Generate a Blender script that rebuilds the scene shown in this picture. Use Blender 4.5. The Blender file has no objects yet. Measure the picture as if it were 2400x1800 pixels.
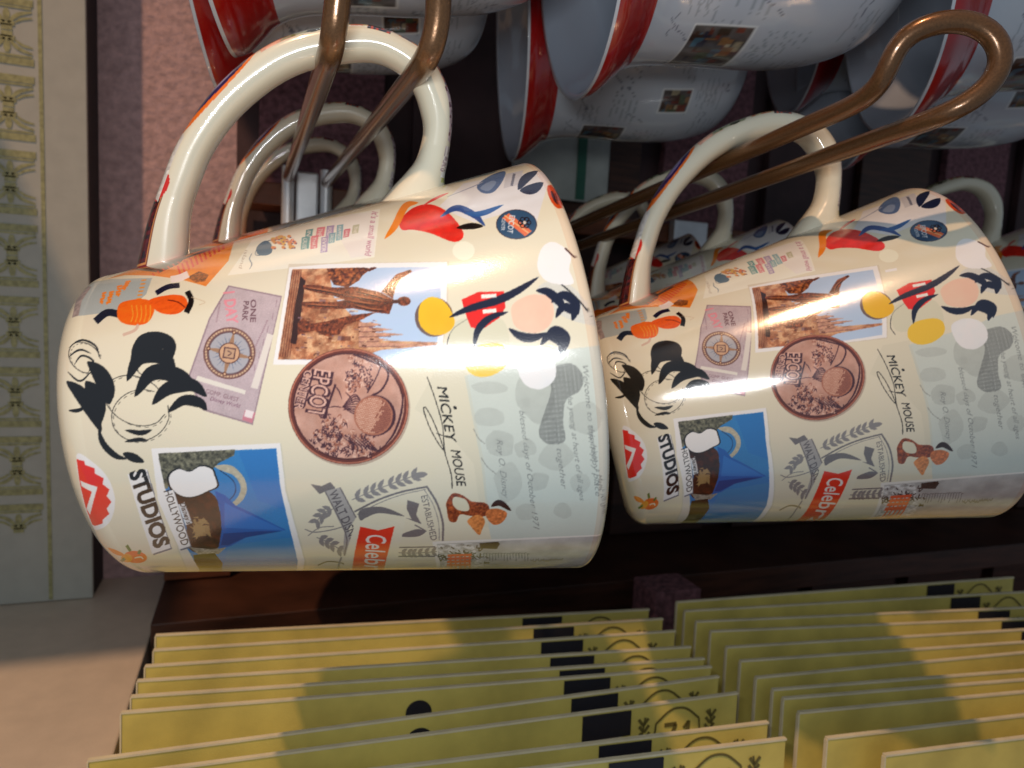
import bpy, math, random
import numpy as np
from mathutils import Matrix, Vector

# ------------------------------------------------------------------ camera calibration (photo is 2400 x 1800)
FPX = 1654.76
W = np.array([[0.93992, 0.01273, 0.34117], [-0.33718, -0.12207, 0.93349], [0.05353, -0.99244, -0.11044]])  # camera(x right,y down,z fwd)->world
U_, S_, V_ = np.linalg.svd(W); W = U_ @ V_
def at(px, py, z):                       # a point seen at a photo position, z metres deep, in world space
    return W @ np.array([(px-1200)/FPX*z, (py-900)/FPX*z, z])
def at_plane(px, py, axis, val):
    d = W @ np.array([(px-1200)/FPX, (py-900)/FPX, 1.0])
    return d*val/d[axis]

sc = bpy.context.scene
cam_d = bpy.data.cameras.new('camera'); cam = bpy.data.objects.new('camera', cam_d); sc.collection.objects.link(cam)
M = Matrix([[W[i][0], -W[i][1], -W[i][2], 0] for i in range(3)] + [[0, 0, 0, 1]])
cam.matrix_world = M
cam_d.sensor_width = 36; cam_d.sensor_fit = 'HORIZONTAL'; cam_d.lens = 36*FPX/2400
cam_d.clip_start = 0.01; cam_d.clip_end = 50
cam_d.dof.use_dof = True; cam_d.dof.focus_distance = 0.155; cam_d.dof.aperture_fstop = 26
sc.camera = cam
world = bpy.data.worlds.new('World'); sc.world = world; world.use_nodes = True
bg = world.node_tree.nodes['Background']; bg.inputs[0].default_value = (0.70, 0.84, 1.0, 1); bg.inputs[1].default_value = 0.24
sc.view_settings.view_transform = 'Standard'; sc.view_settings.look = 'None'
sc.view_settings.exposure = 0; sc.view_settings.gamma = 1

def aim(o, p, target):
    o.location = p
    o.rotation_euler = (Vector(target)-Vector(p)).to_track_quat('-Z', 'Y').to_euler()
def area(name, p, t, sx, sy, power, col):
    l = bpy.data.lights.new(name, 'AREA'); l.shape = 'RECTANGLE'; l.size = sx; l.size_y = sy; l.energy = power; l.color = col
    o = bpy.data.objects.new(name, l); sc.collection.objects.link(o); aim(o, p, t); return o
fl = area('camera_flash', (-0.018, 0.0, 0.028), (0.05, 0.2, -0.01), 0.062, 0.010, 0.19, (0.96, 0.985, 1.0))
fl.rotation_euler.rotate_axis('Z', math.radians(-22))
def spot(name, p, t, deg, power, col, size):
    l = bpy.data.lights.new(name, 'SPOT'); l.spot_size = math.radians(deg); l.spot_blend = 0.25; l.energy = power; l.color = col; l.shadow_soft_size = size
    o = bpy.data.objects.new(name, l); sc.collection.objects.link(o); aim(o, p, t); return o
spot('shop_spotlight', (-0.75, -0.50, 1.75), (0.02, 0.26, -0.08), 40, 92, (1.0, 0.60, 0.34), 0.025)

# ------------------------------------------------------------------ helpers
C = sc.collection
def tag(o, label=None, cat=None, group=None, kind=None):
    if label: o['label'] = label
    if cat: o['category'] = cat
    if group: o['group'] = group
    if kind: o['kind'] = kind
    return o
def empty(name, mat=None, loc=None):
    o = bpy.data.objects.new(name, None); C.objects.link(o); o.empty_display_size = 0.01
    if mat is not None: o.matrix_world = mat
    elif loc is not None: o.location = loc
    return o
def mesh_obj(name, verts, faces, mat, parent=None, smooth=True, sharp=None):
    me = bpy.data.meshes.new(name)
    me.from_pydata([tuple(map(float, v)) for v in verts], [], [tuple(f) for f in faces]); me.update()
    me.materials.append(mat)
    if smooth: me.polygons.foreach_set('use_smooth', [True]*len(me.polygons))
    if smooth and sharp is not None: me.set_sharp_from_angle(angle=math.radians(sharp))
    o = bpy.data.objects.new(name, me); C.objects.link(o)
    if parent: o.parent = parent
    return o
def grid_mesh(name, P, closed_u, closed_v, mat, parent=None, cols=None, flip=False):
    nu, nv = P.shape[:2]
    iu = np.arange(nu if closed_u else nu-1); iv = np.arange(nv if closed_v else nv-1)
    a, b = np.meshgrid(iu, iv, indexing='ij'); a2 = (a+1) % nu; b2 = (b+1) % nv
    q = np.stack([a*nv+b, a2*nv+b, a2*nv+b2, a*nv+b2], -1).reshape(-1, 4)
    if flip: q = q[:, ::-1]
    me = bpy.data.meshes.new(name); n = len(q)
    me.vertices.add(nu*nv); me.vertices.foreach_set('co', P.reshape(-1).astype(np.float32))
    me.loops.add(n*4); me.loops.foreach_set('vertex_index', q.reshape(-1).astype(np.int32))
    me.polygons.add(n); me.polygons.foreach_set('loop_start', np.arange(0, n*4, 4, dtype=np.int32))
    me.polygons.foreach_set('loop_total', np.full(n, 4, np.int32)); me.polygons.foreach_set('use_smooth', np.ones(n, bool))
    me.update(calc_edges=True); me.materials.append(mat)
    if cols is not None:
        ca = me.color_attributes.new('print', 'BYTE_COLOR', 'POINT')
        rgba = np.ones((nu*nv, 4), np.float32); rgba[:, :3] = np.clip(cols.reshape(-1, 3), 0, 1)
        ca.data.foreach_set('color_srgb', rgba.reshape(-1))
    o = bpy.data.objects.new(name, me); C.objects.link(o)
    if parent: o.parent = parent
    return o
class MB:                                 # collects boxes and prisms into one mesh
    def __init__(s): s.v = []; s.f = []
    def box(s, lo, hi, R=None, T=(0, 0, 0)):
        n = len(s.v)
        for i in range(8):
            p = Vector([(lo, hi)[(i >> k) & 1][k] for k in range(3)])
            if R is not None: p = R @ p
            s.v.append(tuple(p+Vector(T)))
        for f in ((0, 2, 3, 1), (4, 5, 7, 6), (0, 1, 5, 4), (2, 6, 7, 3), (0, 4, 6, 2), (1, 3, 7, 5)): s.f.append([n+k for k in f])
        return s
    def tube(s, pts, r, n=16, cap=True):
        pts = [Vector(p) for p in pts]; base = len(s.v); up = None
        for i, p in enumerate(pts):
            d = (pts[min(i+1, len(pts)-1)]-pts[max(i-1, 0)]).normalized()
            if up is None: up = d.orthogonal().normalized()
            up = (up-d*up.dot(d)).normalized(); w = d.cross(up)
            rr = r[i] if hasattr(r, '__len__') else r
            for k in range(n):
                a = 2*math.pi*k/n; s.v.append(tuple(p+up*math.cos(a)*rr+w*math.sin(a)*rr))
        for i in range(len(pts)-1):
            for k in range(n):
                s.f.append([base+i*n+k, base+i*n+(k+1) % n, base+(i+1)*n+(k+1) % n, base+(i+1)*n+k])
        if cap:
            s.f.append([base+k for k in reversed(range(n))]); s.f.append([base+(len(pts)-1)*n+k for k in range(n)])
        return s
    def build(s, name, mat, parent=None, bevel=0, smooth=False, seg=2):
        o = mesh_obj(name, s.v, s.f, mat, parent, smooth, 40 if smooth else None)
        if bevel:
            b = o.modifiers.new('bevel', 'BEVEL'); b.width = bevel; b.segments = seg; b.limit_method = 'ANGLE'
        return o
def spline(pts, n=10, closed=False):      # Catmull-Rom
    P = [np.array(p, float) for p in pts]; out = []
    m = len(P)
    for i in range(m if closed else m-1):
        p0 = P[(i-1) % m] if (closed or i > 0) else 2*P[0]-P[1]
        p1 = P[i]; p2 = P[(i+1) % m]
        p3 = P[(i+2) % m] if (closed or i+2 < m) else 2*P[-1]-P[-2]
        for k in range(n):
            t = k/n
            out.append(0.5*((2*p1)+(-p0+p2)*t+(2*p0-5*p1+4*p2-p3)*t*t+(-p0+3*p1-3*p2+p3)*t**3))
    if not closed: out.append(P[-1])
    return np.array(out)

# ------------------------------------------------------------------ materials
def new_mat(name):
    m = bpy.data.materials.new(name); m.use_nodes = True
    return m, m.node_tree, m.node_tree.nodes['Principled BSDF']
def N(nt, t, **kw):
    n = nt.nodes.new(t)
    for k, v in kw.items():
        if hasattr(n, k): setattr(n, k, v)
        else: n.inputs[k].default_value = v
    return n
def plain(name, col, rough=0.5, metal=0.0, var=0.15, scale=60, bump=0.0, bscale=400, coat=0.0, stretch=None, detail=5):
    m, nt, b = new_mat(name)
    tc = N(nt, 'ShaderNodeTexCoord'); mp = N(nt, 'ShaderNodeMapping'); nt.links.new(tc.outputs['Object'], mp.inputs[0])
    if stretch: mp.inputs['Scale'].default_value = stretch
    nz = N(nt, 'ShaderNodeTexNoise'); nz.inputs['Scale'].default_value = scale; nz.inputs['Detail'].default_value = detail
    nt.links.new(mp.outputs[0], nz.inputs['Vector'])
    cr = N(nt, 'ShaderNodeValToRGB')
    cr.color_ramp.elements[0].position = 0.3; cr.color_ramp.elements[1].position = 0.7
    cr.color_ramp.elements[0].color = (*[c*(1-var) for c in col], 1); cr.color_ramp.elements[1].color = (*[min(1, c*(1+var)) for c in col], 1)
    nt.links.new(nz.outputs[0], cr.inputs[0]); nt.links.new(cr.outputs[0], b.inputs['Base Color'])
    b.inputs['Roughness'].default_value = rough; b.inputs['Metallic'].default_value = metal
    b.inputs['Coat Weight'].default_value = coat; b.inputs['Coat Roughness'].default_value = 0.1
    if bump:
        n2 = N(nt, 'ShaderNodeTexNoise'); n2.inputs['Scale'].default_value = bscale; n2.inputs['Detail'].default_value = 4
        nt.links.new(mp.outputs[0], n2.inputs['Vector'])
        bp = N(nt, 'ShaderNodeBump'); bp.inputs['Strength'].default_value = 1; bp.inputs['Distance'].default_value = bump
        nt.links.new(n2.outputs[0], bp.inputs['Height']); nt.links.new(bp.outputs[0], b.inputs['Normal'])
    return m
def glazed(name, attr=True, col=(0.8, 0.75, 0.6), rough=0.35, coat_rough=0.035, spec=0.3, coat=1.0, fine=0.00001):
    m, nt, b = new_mat(name)
    tc = N(nt, 'ShaderNodeTexCoord')
    if attr:
        a = N(nt, 'ShaderNodeVertexColor'); a.layer_name = 'print'
        nt.links.new(a.outputs[0], b.inputs['Base Color'])
    else:
        nz = N(nt, 'ShaderNodeTexNoise'); nz.inputs['Scale'].default_value = 40
        nt.links.new(tc.outputs['Object'], nz.inputs['Vector'])
        mx = N(nt, 'ShaderNodeValToRGB'); mx.color_ramp.elements[0].color = (*[c*0.96 for c in col], 1); mx.color_ramp.elements[1].color = (*col, 1)
        nt.links.new(nz.outputs[0], mx.inputs[0]); nt.links.new(mx.outputs[0], b.inputs['Base Color'])
    b.inputs['Roughness'].default_value = rough; b.inputs['Specular IOR Level'].default_value = spec
    b.inputs['Coat Weight'].default_value = coat; b.inputs['Coat Roughness'].default_value = coat_rough; b.inputs['Coat IOR'].default_value = 1.6
    n2 = N(nt, 'ShaderNodeTexNoise'); n2.inputs['Scale'].default_value = 3200; n2.inputs['Detail'].default_value = 2
    n3 = N(nt, 'ShaderNodeTexNoise'); n3.inputs['Scale'].default_value = 55; n3.inputs['Detail'].default_value = 1
    nt.links.new(tc.outputs['Object'], n2.inputs['Vector']); nt.links.new(tc.outputs['Object'], n3.inputs['Vector'])
    b1 = N(nt, 'ShaderNodeBump'); b1.inputs['Distance'].default_value = fine; b1.inputs['Strength'].default_value = 1
    b2 = N(nt, 'ShaderNodeBump'); b2.inputs['Distance'].default_value = 0.00010; b2.inputs['Strength'].default_value = 1
    nt.links.new(n2.outputs[0], b1.inputs['Height']); nt.links.new(n3.outputs[0], b2.inputs['Height'])
    nt.links.new(b2.outputs[0], b1.inputs['Normal']); nt.links.new(b1.outputs[0], b.inputs['Coat Normal']); nt.links.new(b1.outputs[0], b.inputs['Normal'])
    return m
M_print = glazed('glazed_print', rough=0.14, spec=0.95, coat=0.8, coat_rough=0.06, fine=0.000012)
M_handle = glazed('glazed_handle', rough=0.25, spec=0.4)
M_cream = glazed('glazed_cream', False, (0.80, 0.74, 0.58))
M_white_print = glazed('glazed_white_print', coat_rough=0.08)
M_white = glazed('glazed_white', False, (0.66, 0.69, 0.72), coat_rough=0.1)
M_wire = plain('gold_brown_paint', (0.165, 0.080, 0.032), 0.26, 0.5, 0.2, 2200, bump=0.00003, bscale=1500, coat=0.35)
M_steel = plain('steel', (0.72, 0.74, 0.76), 0.42, 0.6, 0.2, 40)
M_wall = plain('mauve_plaster', (0.56, 0.37, 0.37), 0.8, 0, 0.22, 220, bump=0.0012, bscale=260)
M_panel = plain('silver_panel', (0.47, 0.475, 0.42), 0.45, 0.0, 0.05, 120)
M_gold = plain('old_gold_ink', (0.36, 0.35, 0.17), 0.5, 0.1, 0.3, 400)
M_black = plain('black_gap', (0.012, 0.010, 0.012), 0.6)
M_ledge = plain('beige_laminate', (0.64, 0.55, 0.44), 0.42, 0, 0.06, 90, bump=0.00005, bscale=900)
M_wood = plain('dark_wood', (0.055, 0.020, 0.011), 0.5, 0, 0.5, 30, stretch=(1, 1, 9))
M_wood2 = plain('brown_wood', (0.16, 0.050, 0.018), 0.5, 0, 0.4, 30, stretch=(1, 1, 6))
M_dark = plain('dark_backboard', (0.050, 0.024, 0.026), 0.7, 0, 0.5, 20)
M_mauve_dark = plain('dark_mauve_cloth', (0.19, 0.085, 0.10), 0.9, 0, 0.5, 300)
M_card = plain('mustard_card', (0.68, 0.57, 0.14), 0.6, 0, 0.30, 28, coat=0.0, detail=12, bump=0.00006, bscale=1800)
M_edge = plain('card_edge', (0.74, 0.66, 0.44), 0.7)
M_ink = plain('dark_ink', (0.016, 0.016, 0.024), 0.5)
M_pale = plain('pale_ink', (0.60, 0.52, 0.40), 0.6)
M_olive = plain('olive_ink', (0.16, 0.135, 0.035), 0.6)
M_paleboard = plain('pale_board', (0.42, 0.46, 0.44), 0.6)
M_green = plain('green_trim', (0.03, 0.13, 0.09), 0.5)

# ------------------------------------------------------------------ the two cream mugs: pose in camera space (columns: axis, front, handle direction)
MC1 = np.array([-0.040566, 0.002626, 0.173611]); MR1 = np.array([[0.975806, 0.192683, -0.103321], [-0.137251, 0.172005, -0.975488], [0.170188, -0.966068, -0.194289]])
MC2 = np.array([0.081887, 0.001048, 0.22381]); MR2 = np.array([[0.96856, -0.114371, -0.220932], [-0.213987, 0.069959, -0.974328], [-0.126891, -0.990972, -0.043286]])
RB, RR, HL = 0.0340, 0.0508, 0.05
KC = (RR-RB)/(2*HL); RM = (RB+RR)/2
def ray_cone(pts):                        # photo position on mug one -> (s along axis, phi round it from the handle)
    p = np.asarray(pts, float).reshape(-1, 2)
    d = np.stack([(p[:, 0]-1200)/FPX, (p[:, 1]-900)/FPX, np.ones(len(p))], 1)
    a = MR1[:, 0]; o = -MC1; da = d@a; oa = o@a; dp = d-da[:, None]*a; op = o-a*oa
    A = (dp**2).sum(1)-KC*KC*da*da; B = 2*((dp@op)-KC*da*(RM+KC*oa)); Cc = op@op-(RM+KC*oa)**2
    D = B*B-4*A*Cc; t = (-B-np.sqrt(np.maximum(D, 0)))/(2*A)
    P = o+d*t[:, None]; s = P@a; x = P@MR1[:, 2]; y = P@MR1[:, 1]
    phi = np.degrees(np.arctan2(y, x))
    e = np.maximum(0, np.hypot(x, y)-(RM+KC*s))/RM
    phi += np.where(D < 0, np.sign(phi-75)*np.degrees(e)*2.2, 0)
    return s, phi

S0, S1, DS = -0.052, 0.0512, 0.00006      # canvas: s in metres, phi in degrees
P0, P1, DP = -45.0, 315.0, 0.085
class Canvas:
    def __init__(c, base, s0=S0, s1=S1, ds=DS, dp=DP):
        c.s0, c.ds, c.dp = s0, ds, dp
        c.nx = int((s1-s0)/ds); c.ny = int((P1-P0)/dp)
        c.img = np.empty((c.ny, c.nx, 3), np.float32); c.img[:] = base
        c.rng = np.random.default_rng(7)
        c.px = True
    def loc(c, pts):
        s, ph = ray_cone(pts) if c.px else (np.asarray(pts, float)[:, 0]/1000.0, np.asarray(pts, float)[:, 1])
        return np.stack([(s-c.s0)/c.ds, (ph-P0)/c.dp], 1)
    def mask(c, loops, sub=12):
        """even-odd fill of closed loops; returns (y0, x0, mask)"""
        L = []
        for lp in loops:
            lp = np.asarray(lp, float)
            if sub:
                out = []
                for i in range(len(lp)):
                    a, b = lp[i], lp[(i+1) % len(lp)]
                    n = max(1, int(np.hypot(*(b-a))/sub)); t = np.arange(n)[:, None]/n; out.append(a+(b-a)*t)
                lp = np.concatenate(out)
            L.append(c.loc(lp))
        allp = np.concatenate(L)
        x0 = int(max(0, math.floor(allp[:, 0].min())-1)); x1 = int(min(c.nx, math.ceil(allp[:, 0].max())+2))
        y0 = int(max(0, math.floor(allp[:, 1].min())-1)); y1 = int(min(c.ny, math.ceil(allp[:, 1].max())+2))
        if x1 <= x0 or y1 <= y0: return None
        cnt = np.zeros((y1-y0, x1-x0+1), np.int32)
        A = np.concatenate(L); B = np.concatenate([np.roll(l, -1, 0) for l in L])
        for (ax, ay), (bx, by) in zip(A, B):
            if ay == by: continue
            if ay > by: ax, ay, bx, by = bx, by, ax, ay
            r0 = max(y0, math.ceil(ay-0.5)); r1 = min(y1-1, math.ceil(by-0.5)-1)
            if r1 < r0: continue
            rows = np.arange(r0, r1+1); xs = ax+(rows+0.5-ay)*(bx-ax)/(by-ay)
            xi = np.clip(np.ceil(xs-0.5).astype(int)-x0, 0, x1-x0)
            np.add.at(cnt, (rows-y0, xi), 1)
        return y0, x0, (np.cumsum(cnt, 1)[:, :-1] % 2).astype(bool)
    def put(c, m, col, alpha=1.0, grain=0.0, noise=None):
        if m is None: return
        y0, x0, k = m; h, w = k.shape; reg = c.img[y0:y0+h, x0:x0+w]
        if noise is not None:
            cell, amt = noise[0], noise[1]; nz = c.vnoise(h, w, cell); val = 1+amt*(nz-0.5)*2
            cc = np.asarray(col, np.float32)*val[..., None]
            if len(noise) > 2:
                t = np.clip((c.vnoise(h, w, cell*0.8)-0.5)*noise[3]+0.5, 0, 1)[..., None]; cc = cc*(1-t)+np.asarray(noise[2], np.float32)*t*val[..., None]
        else: cc = np.broadcast_to(np.asarray(col, np.float32), (h, w, 3))
        if grain: cc = cc*(1+grain*(c.rng.random((h, w, 1), dtype=np.float32)-0.5)*2)
        a = k[..., None]*np.float32(alpha)
        reg[:] = reg*(1-a)+cc*a
    def vnoise(c, h, w, cell):
        out = np.zeros((h, w), np.float32); amp = 1; tot = 0
        for o in range(3):
            ce = max(2.0, cell/2**o); gh, gw = int(h/ce)+3, int(w/ce)+3; g = c.rng.random((gh, gw), dtype=np.float32)
            y = np.arange(h)/ce; x = np.arange(w)/ce; yi = y.astype(int); xi = x.astype(int); fy = (y-yi)[:, None]; fx = (x-xi)[None]
            fy = fy*fy*(3-2*fy); fx = fx*fx*(3-2*fx)
            v = g[yi][:, xi]*(1-fy)*(1-fx)+g[yi+1][:, xi]*fy*(1-fx)+g[yi][:, xi+1]*(1-fy)*fx+g[yi+1][:, xi+1]*fy*fx
            out += amp*v; tot += amp; amp *= 0.55
        return out/tot
    def poly(c, pts, col, alpha=1.0, grain=0.0, noise=None, smooth=0):
        if smooth: pts = spline(pts, smooth, True)
        c.put(c.mask([pts]), col, alpha, grain, noise)
    def ell(c, cx, cy, rx, ry, col, rot=0, **kw):
        t = np.linspace(0, 2*math.pi, 72, endpoint=False); x = rx*np.cos(t); y = ry*np.sin(t); a = math.radians(rot)
        c.poly(np.stack([cx+x*math.cos(a)-y*math.sin(a), cy+x*math.sin(a)+y*math.cos(a)], 1), col, **kw)
    def ring(c, cx, cy, rx, ry, w, col, rot=0, **kw):
        t = np.linspace(0, 2*math.pi, 90, endpoint=False); a = math.radians(rot); L = []
        for k in (w/2, -w/2):
            x = (rx+k)*np.cos(t); y = (ry+k)*np.sin(t); L.append(np.stack([cx+x*math.cos(a)-y*math.sin(a), cy+x*math.sin(a)+y*math.cos(a)], 1))
        c.put(c.mask(L), col, **kw)
    def line(c, pts, w, col, smooth=6, taper=False, alpha=1.0, **kw):
        p = spline(pts, smooth) if (smooth and len(pts) > 2) else np.asarray(pts, float)
        d = np.gradient(p, axis=0); d /= np.hypot(d[:, 0], d[:, 1])[:, None]+1e-9; n = np.stack([-d[:, 1], d[:, 0]], 1)
        ww = np.full(len(p), w/2.0)
        if taper: ww = ww*(0.03+0.97*np.sin(np.linspace(0.0, 1.0, len(p))*math.pi)**0.7)
        # union of quads: draw segment by segment into one mask
        tot = None
        q = np.concatenate([p+n*ww[:, None], (p-n*ww[:, None])[::-1]])
        c.put(c.mask([q]), col, alpha, **kw)
    def dash(c, pts, w, col, on=10, **kw):
        p = spline(pts, 14) if len(pts) > 2 else np.linspace(pts[0], pts[1], 60)
        i = 0
        while i < len(p)-3:
            c.line(p[i:i+max(3, on//2)], w, col, smooth=0, **kw); i += max(4, int(on*0.8))
    def text(c, s, a, b, h, col, shear=0.0, bold=0.0, **kw):
        """baseline from a to b, cap height h (photo px), drawn with up = the baseline turned left"""
        V, F, wd, ch = glyphs(s, bold)
        a = np.array(a, float); b = np.array(b, float); d = (b-a)/np.hypot(*(b-a)); up = np.array([d[1], -d[0]]); Ln = np.hypot(*(b-a))
        x = V[:, 0]/wd*Ln; y = V[:, 1]/ch*h
        P = a+np.outer(x+shear*y, d)+np.outer(y, up)
        c.put(c.mask([P[f] for f in F], sub=0), col, **kw)
_gc = {}
def glyphs(s, bold):
    k = (s, bold)
    if k not in _gc:
        cu = bpy.data.curves.new('glyph', 'FONT'); cu.body = s; cu.size = 1; cu.offset = bold; cu.resolution_u = 3
        o = bpy.data.objects.new('glyph', cu); C.objects.link(o); bpy.context.view_layer.update()
        me = bpy.data.meshes.new_from_object(o.evaluated_get(bpy.context.evaluated_depsgraph_get()))
        V = np.array([v.co[:2] for v in me.vertices]); F = [list(p.vertices) for p in me.polygons]
        V[:, 0] -= V[:, 0].min()
        _gc[k] = (V, F, V[:, 0].max(), 0.70)
        bpy.data.objects.remove(o); bpy.data.curves.remove(cu); bpy.data.meshes.remove(me)
    return _gc[k]

CREAM = (0.885, 0.86, 0.765)
def k1(*p): return [(100+x/2.183, 600+y/2.183) for x, y in p]
def k2(*p): return [(600+x/3.072, 560+y/3.072) for x, y in p]
def k3(*p): return [(500+x/2.353, 360+y/2.353) for x, y in p]
def k4(*p): return [(680+x/2.911, 1000+y/2.911) for x, y in p]
def k5(*p): return [(900+x/2.811, 560+y/2.811) for x, y in p]
K = (0.05, 0.045, 0.05); NAVY = (0.06, 0.08, 0.19); BRN = (0.34, 0.13, 0.08); GREY = (0.52, 0.51, 0.51)

def paint_mug(c):
    rnd = random.Random(5); R = rnd.random
    # ---- pale blue-grey handwriting sheet at the rim
    sheet = k5((530, 900), (640, 1480), (690, 1900), (760, 2210), (1460, 2120), (1560, 1600), (1500, 1100), (1430, 700), (1200, 730), (1000, 800))
    c.poly(sheet, (0.80, 0.835, 0.80), grain=0.02, noise=(120, 0.02))
    c.poly(k5((330, 880), (540, 860), (655, 1450), (700, 1900), (650, 1900), (590, 1480), (400, 1250), (200, 1120)), (0.80, 0.79, 0.70), alpha=0.35)
    # grey dotted clouds behind the writing
    def halftone(poly_pts, col, step, r, dens=1.0, smooth=0):
        pp = spline(poly_pts, smooth, True) if smooth else np.array(poly_pts)
        m = c.mask([pp])
        if m is None: return
        y0, x0, kk = m; h, w = kk.shape
        yy, xx = np.mgrid[y0:y0+h, x0:x0+w]; u = (xx*0.707+yy*0.707)/step; v = (xx*0.707-yy*0.707)/step
        dot = (np.hypot(u-np.round(u), v-np.round(v)) < r)
        c.put((y0, x0, kk & dot), col, alpha=dens)
    for (x, y, rx, ry, dk) in [(1000, 1010, 120, 190, .70), (690, 1180, 110, 60, .75), (760, 1350, 100, 90, .72), (930, 1380, 80, 60, .74), (1130, 1430, 110, 90, .74), (820, 1610, 90, 130, .75),
                               (1020, 1600, 70, 60, .72), (1290, 1610, 60, 70, .76), (700, 980, 120, 40, .74), (1330, 1180, 110, 100, .74), (1180, 1790, 60, 50, .75), (930, 1800, 70, 60, .75)]:
        t = np.linspace(0, 2*math.pi, 9, endpoint=False)
        halftone([k5((x+rx*(0.85+0.3*R())*math.cos(a), y+ry*(0.85+0.3*R())*math.sin(a)))[0] for a in t], (dk*.9, dk*.93, dk*.89), 4.2, 0.40, 0.8, smooth=5)
    halftone(k5((1090, 860), (1230, 820), (1310, 900), (1290, 1000), (1200, 1060), (1180, 1200), (1190, 1330), (1080, 1350), (1020, 1280), (1060, 1130), (1100, 1000)), (0.36, 0.37, 0.37), 4.6, 0.46, 0.8, smooth=6)
    # cursive dedication
    wr = (0.52, 0.54, 0.53)
    for s, a, b, h in [('Roy O. Disney', (740, 1320), (785, 1700), 40), ('blessed days of October 1971', (890, 1130), (985, 1900), 38), ('those together', (1110, 1180), (1170, 1640), 38),
                       ('the young at heart of all ages', (1205, 1010), (1290, 1720), 36), ('Welcome to this happy place', (1305, 820), (1395, 1690), 38)]:
        q = k5(a, b); c.text(s, q[0], q[1], h/2.811, wr, shear=0.5, bold=-0.004)
    q = k4((2030, 0), (2150, 640)); c.text('happy place - a Magic Kingdom', q[0], q[1], 12, wr, shear=.45)
    for p in [((590, 1250), (620, 1310), (665, 1350)), ((640, 1440), (680, 1500), (740, 1550))]: c.line(k5(*p), 1.3, (0.5, 0.5, 0.48))
    # ---- castle-free sketch sheet at the bottom rim
    c.poly(k4((970, 785), (2150, 735), (2180, 960), (2100, 1300), (1060, 1300)), (0.93, 0.92, 0.89))
    c.poly(k4((1000, 800), (2150, 745), (2170, 960), (2080, 1300), (1080, 1300)), (0.74, 0.74, 0.73), noise=(70, 0.16), grain=0.05)
    c.poly(k4((1005, 805), (1240, 795), (1320, 950), (1300, 1200), (1080, 1200)), (0.80, 0.80, 0.79), noise=(14, 0.55), grain=0.2)
    for i in range(34):
        x = 1010+R()*330; y = 800+R()*130; c.line(k4((x, y), (x+20*R()-10, y+22*R()), (x+34*R(), y+30*R())), 2.2, (0.16, 0.16, 0.18), smooth=3)
    c.poly(k4((1290, 795), (1420, 785), (1430, 800), (1410, 835), (1300, 830)), (0.2, 0.2, 0.2), noise=(8, 0.5))
    for i in range(16):
        x = 1320+i*20; y = 860+6*R(); c.line(k4((x, y), (x+2, y+30+R()*30)), 1.4, (0.42, 0.42, 0.42)); c.line(k4((x, y), (x+16, y+6*R())), 1.2, (0.45, 0.45, 0.45))
    for i in range(12):
        x = 1640+i*18; y = 900+14*R(); c.line(k4((x, y), (x+12, y+10), (x+20, y-4)), 1.5, (0.45, 0.45, 0.42), smooth=3)
    for i, y in enumerate((880, 902, 924, 946)): c.line(k4((1075-2*i, y), (1240-3*i, y-6)), 5.5, (0.93, 0.36, 0.24))
    for i in range(5): c.line(k4((1095+32*i, 876), (1100+32*i, 1040)), 4.5, (0.93, 0.38, 0.25))
    # ---- crest with laurel, shield, banner
    g = (0.54, 0.53, 0.53); gd = (0.45, 0.44, 0.45)
    def laurel(pts, n, ln, w, col=g):
        p = spline(k4(*pts), 12); c.line(p[::6], 2.2, col)
        for i in range(n):
            j = int((i+0.6)/n*(len(p)-2)); d = p[j+1]-p[j]; d /= np.hypot(*d); nn = np.array([-d[1], d[0]])
            for sg in (1, -1):
                tip = p[j]+(d*0.78+nn*sg*0.62)*ln; mid = (p[j]+tip)/2; q = (tip-p[j]); qn = np.array([-q[1], q[0]])/np.hypot(*q)*w
                c.poly([p[j], p[j]+q*.3+qn, mid+q*.15+qn*.9, tip, mid+q*.15-qn*.9, p[j]+q*.3-qn], col, grain=0.12)
    laurel([(420, 500), (560, 440), (720, 380), (860, 330)], 8, 27, 5.2)
    c.poly(k4((835, 325), (900, 308), (938, 325), (890, 350)), g, smooth=4)
    laurel([(300, 560), (230, 590), (170, 660)], 4, 24, 5.2); laurel([(180, 755), (260, 790), (360, 850)], 4, 22, 5.2)
    laurel([(740, 860), (860, 862), (1000, 852)], 6, 17, 4); c.line(k4((740, 824), (990, 820)), 3, gd); c.line(k4((740, 885), (990, 884)), 3, gd)
    c.line(k4((100, 700), (170, 720), (300, 700), (420, 660)), 2.5, g); c.line(k4((120, 745), (200, 690), (300, 680)), 2, g)
    c.line(k4((440, 580), (600, 500), (760, 445), (930, 410)), 4.4, gd, grain=.1); c.line(k4((455, 600), (610, 520), (770, 462), (925, 428)), 1.8, g)
    c.line(k4((930, 405), (1000, 520), (1040, 650), (1042, 780)), 4.8, gd, grain=.1); c.line(k4((915, 430), (975, 530), (1012, 650), (1018, 775)), 1.6, g)
    q = k4((893, 475), (962, 780)); c.text('ESTABLISHED', q[0], q[1], 15, (0.42, 0.41, 0.42), bold=0.0)
    c.poly(k4((235, 440), (340, 415), (450, 620), (400, 700), (470, 880), (360, 870), (370, 720)), (0.66, 0.65, 0.64), grain=.08)
    c.poly(k4((140, 392), (215, 405), (275, 378), (310, 420), (245, 440), (200, 460)), gd, grain=.1)
    c.line(k4((240, 445), (380, 730), (370, 880)), 3, gd, smooth=4); c.line(k4((340, 415), (450, 620)), 3, gd)
    q = k4((262, 452), (430, 820)); c.text('WALT DISNEY', q[0], q[1], 21, (0.36, 0.35, 0.37), bold=0.01)
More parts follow.
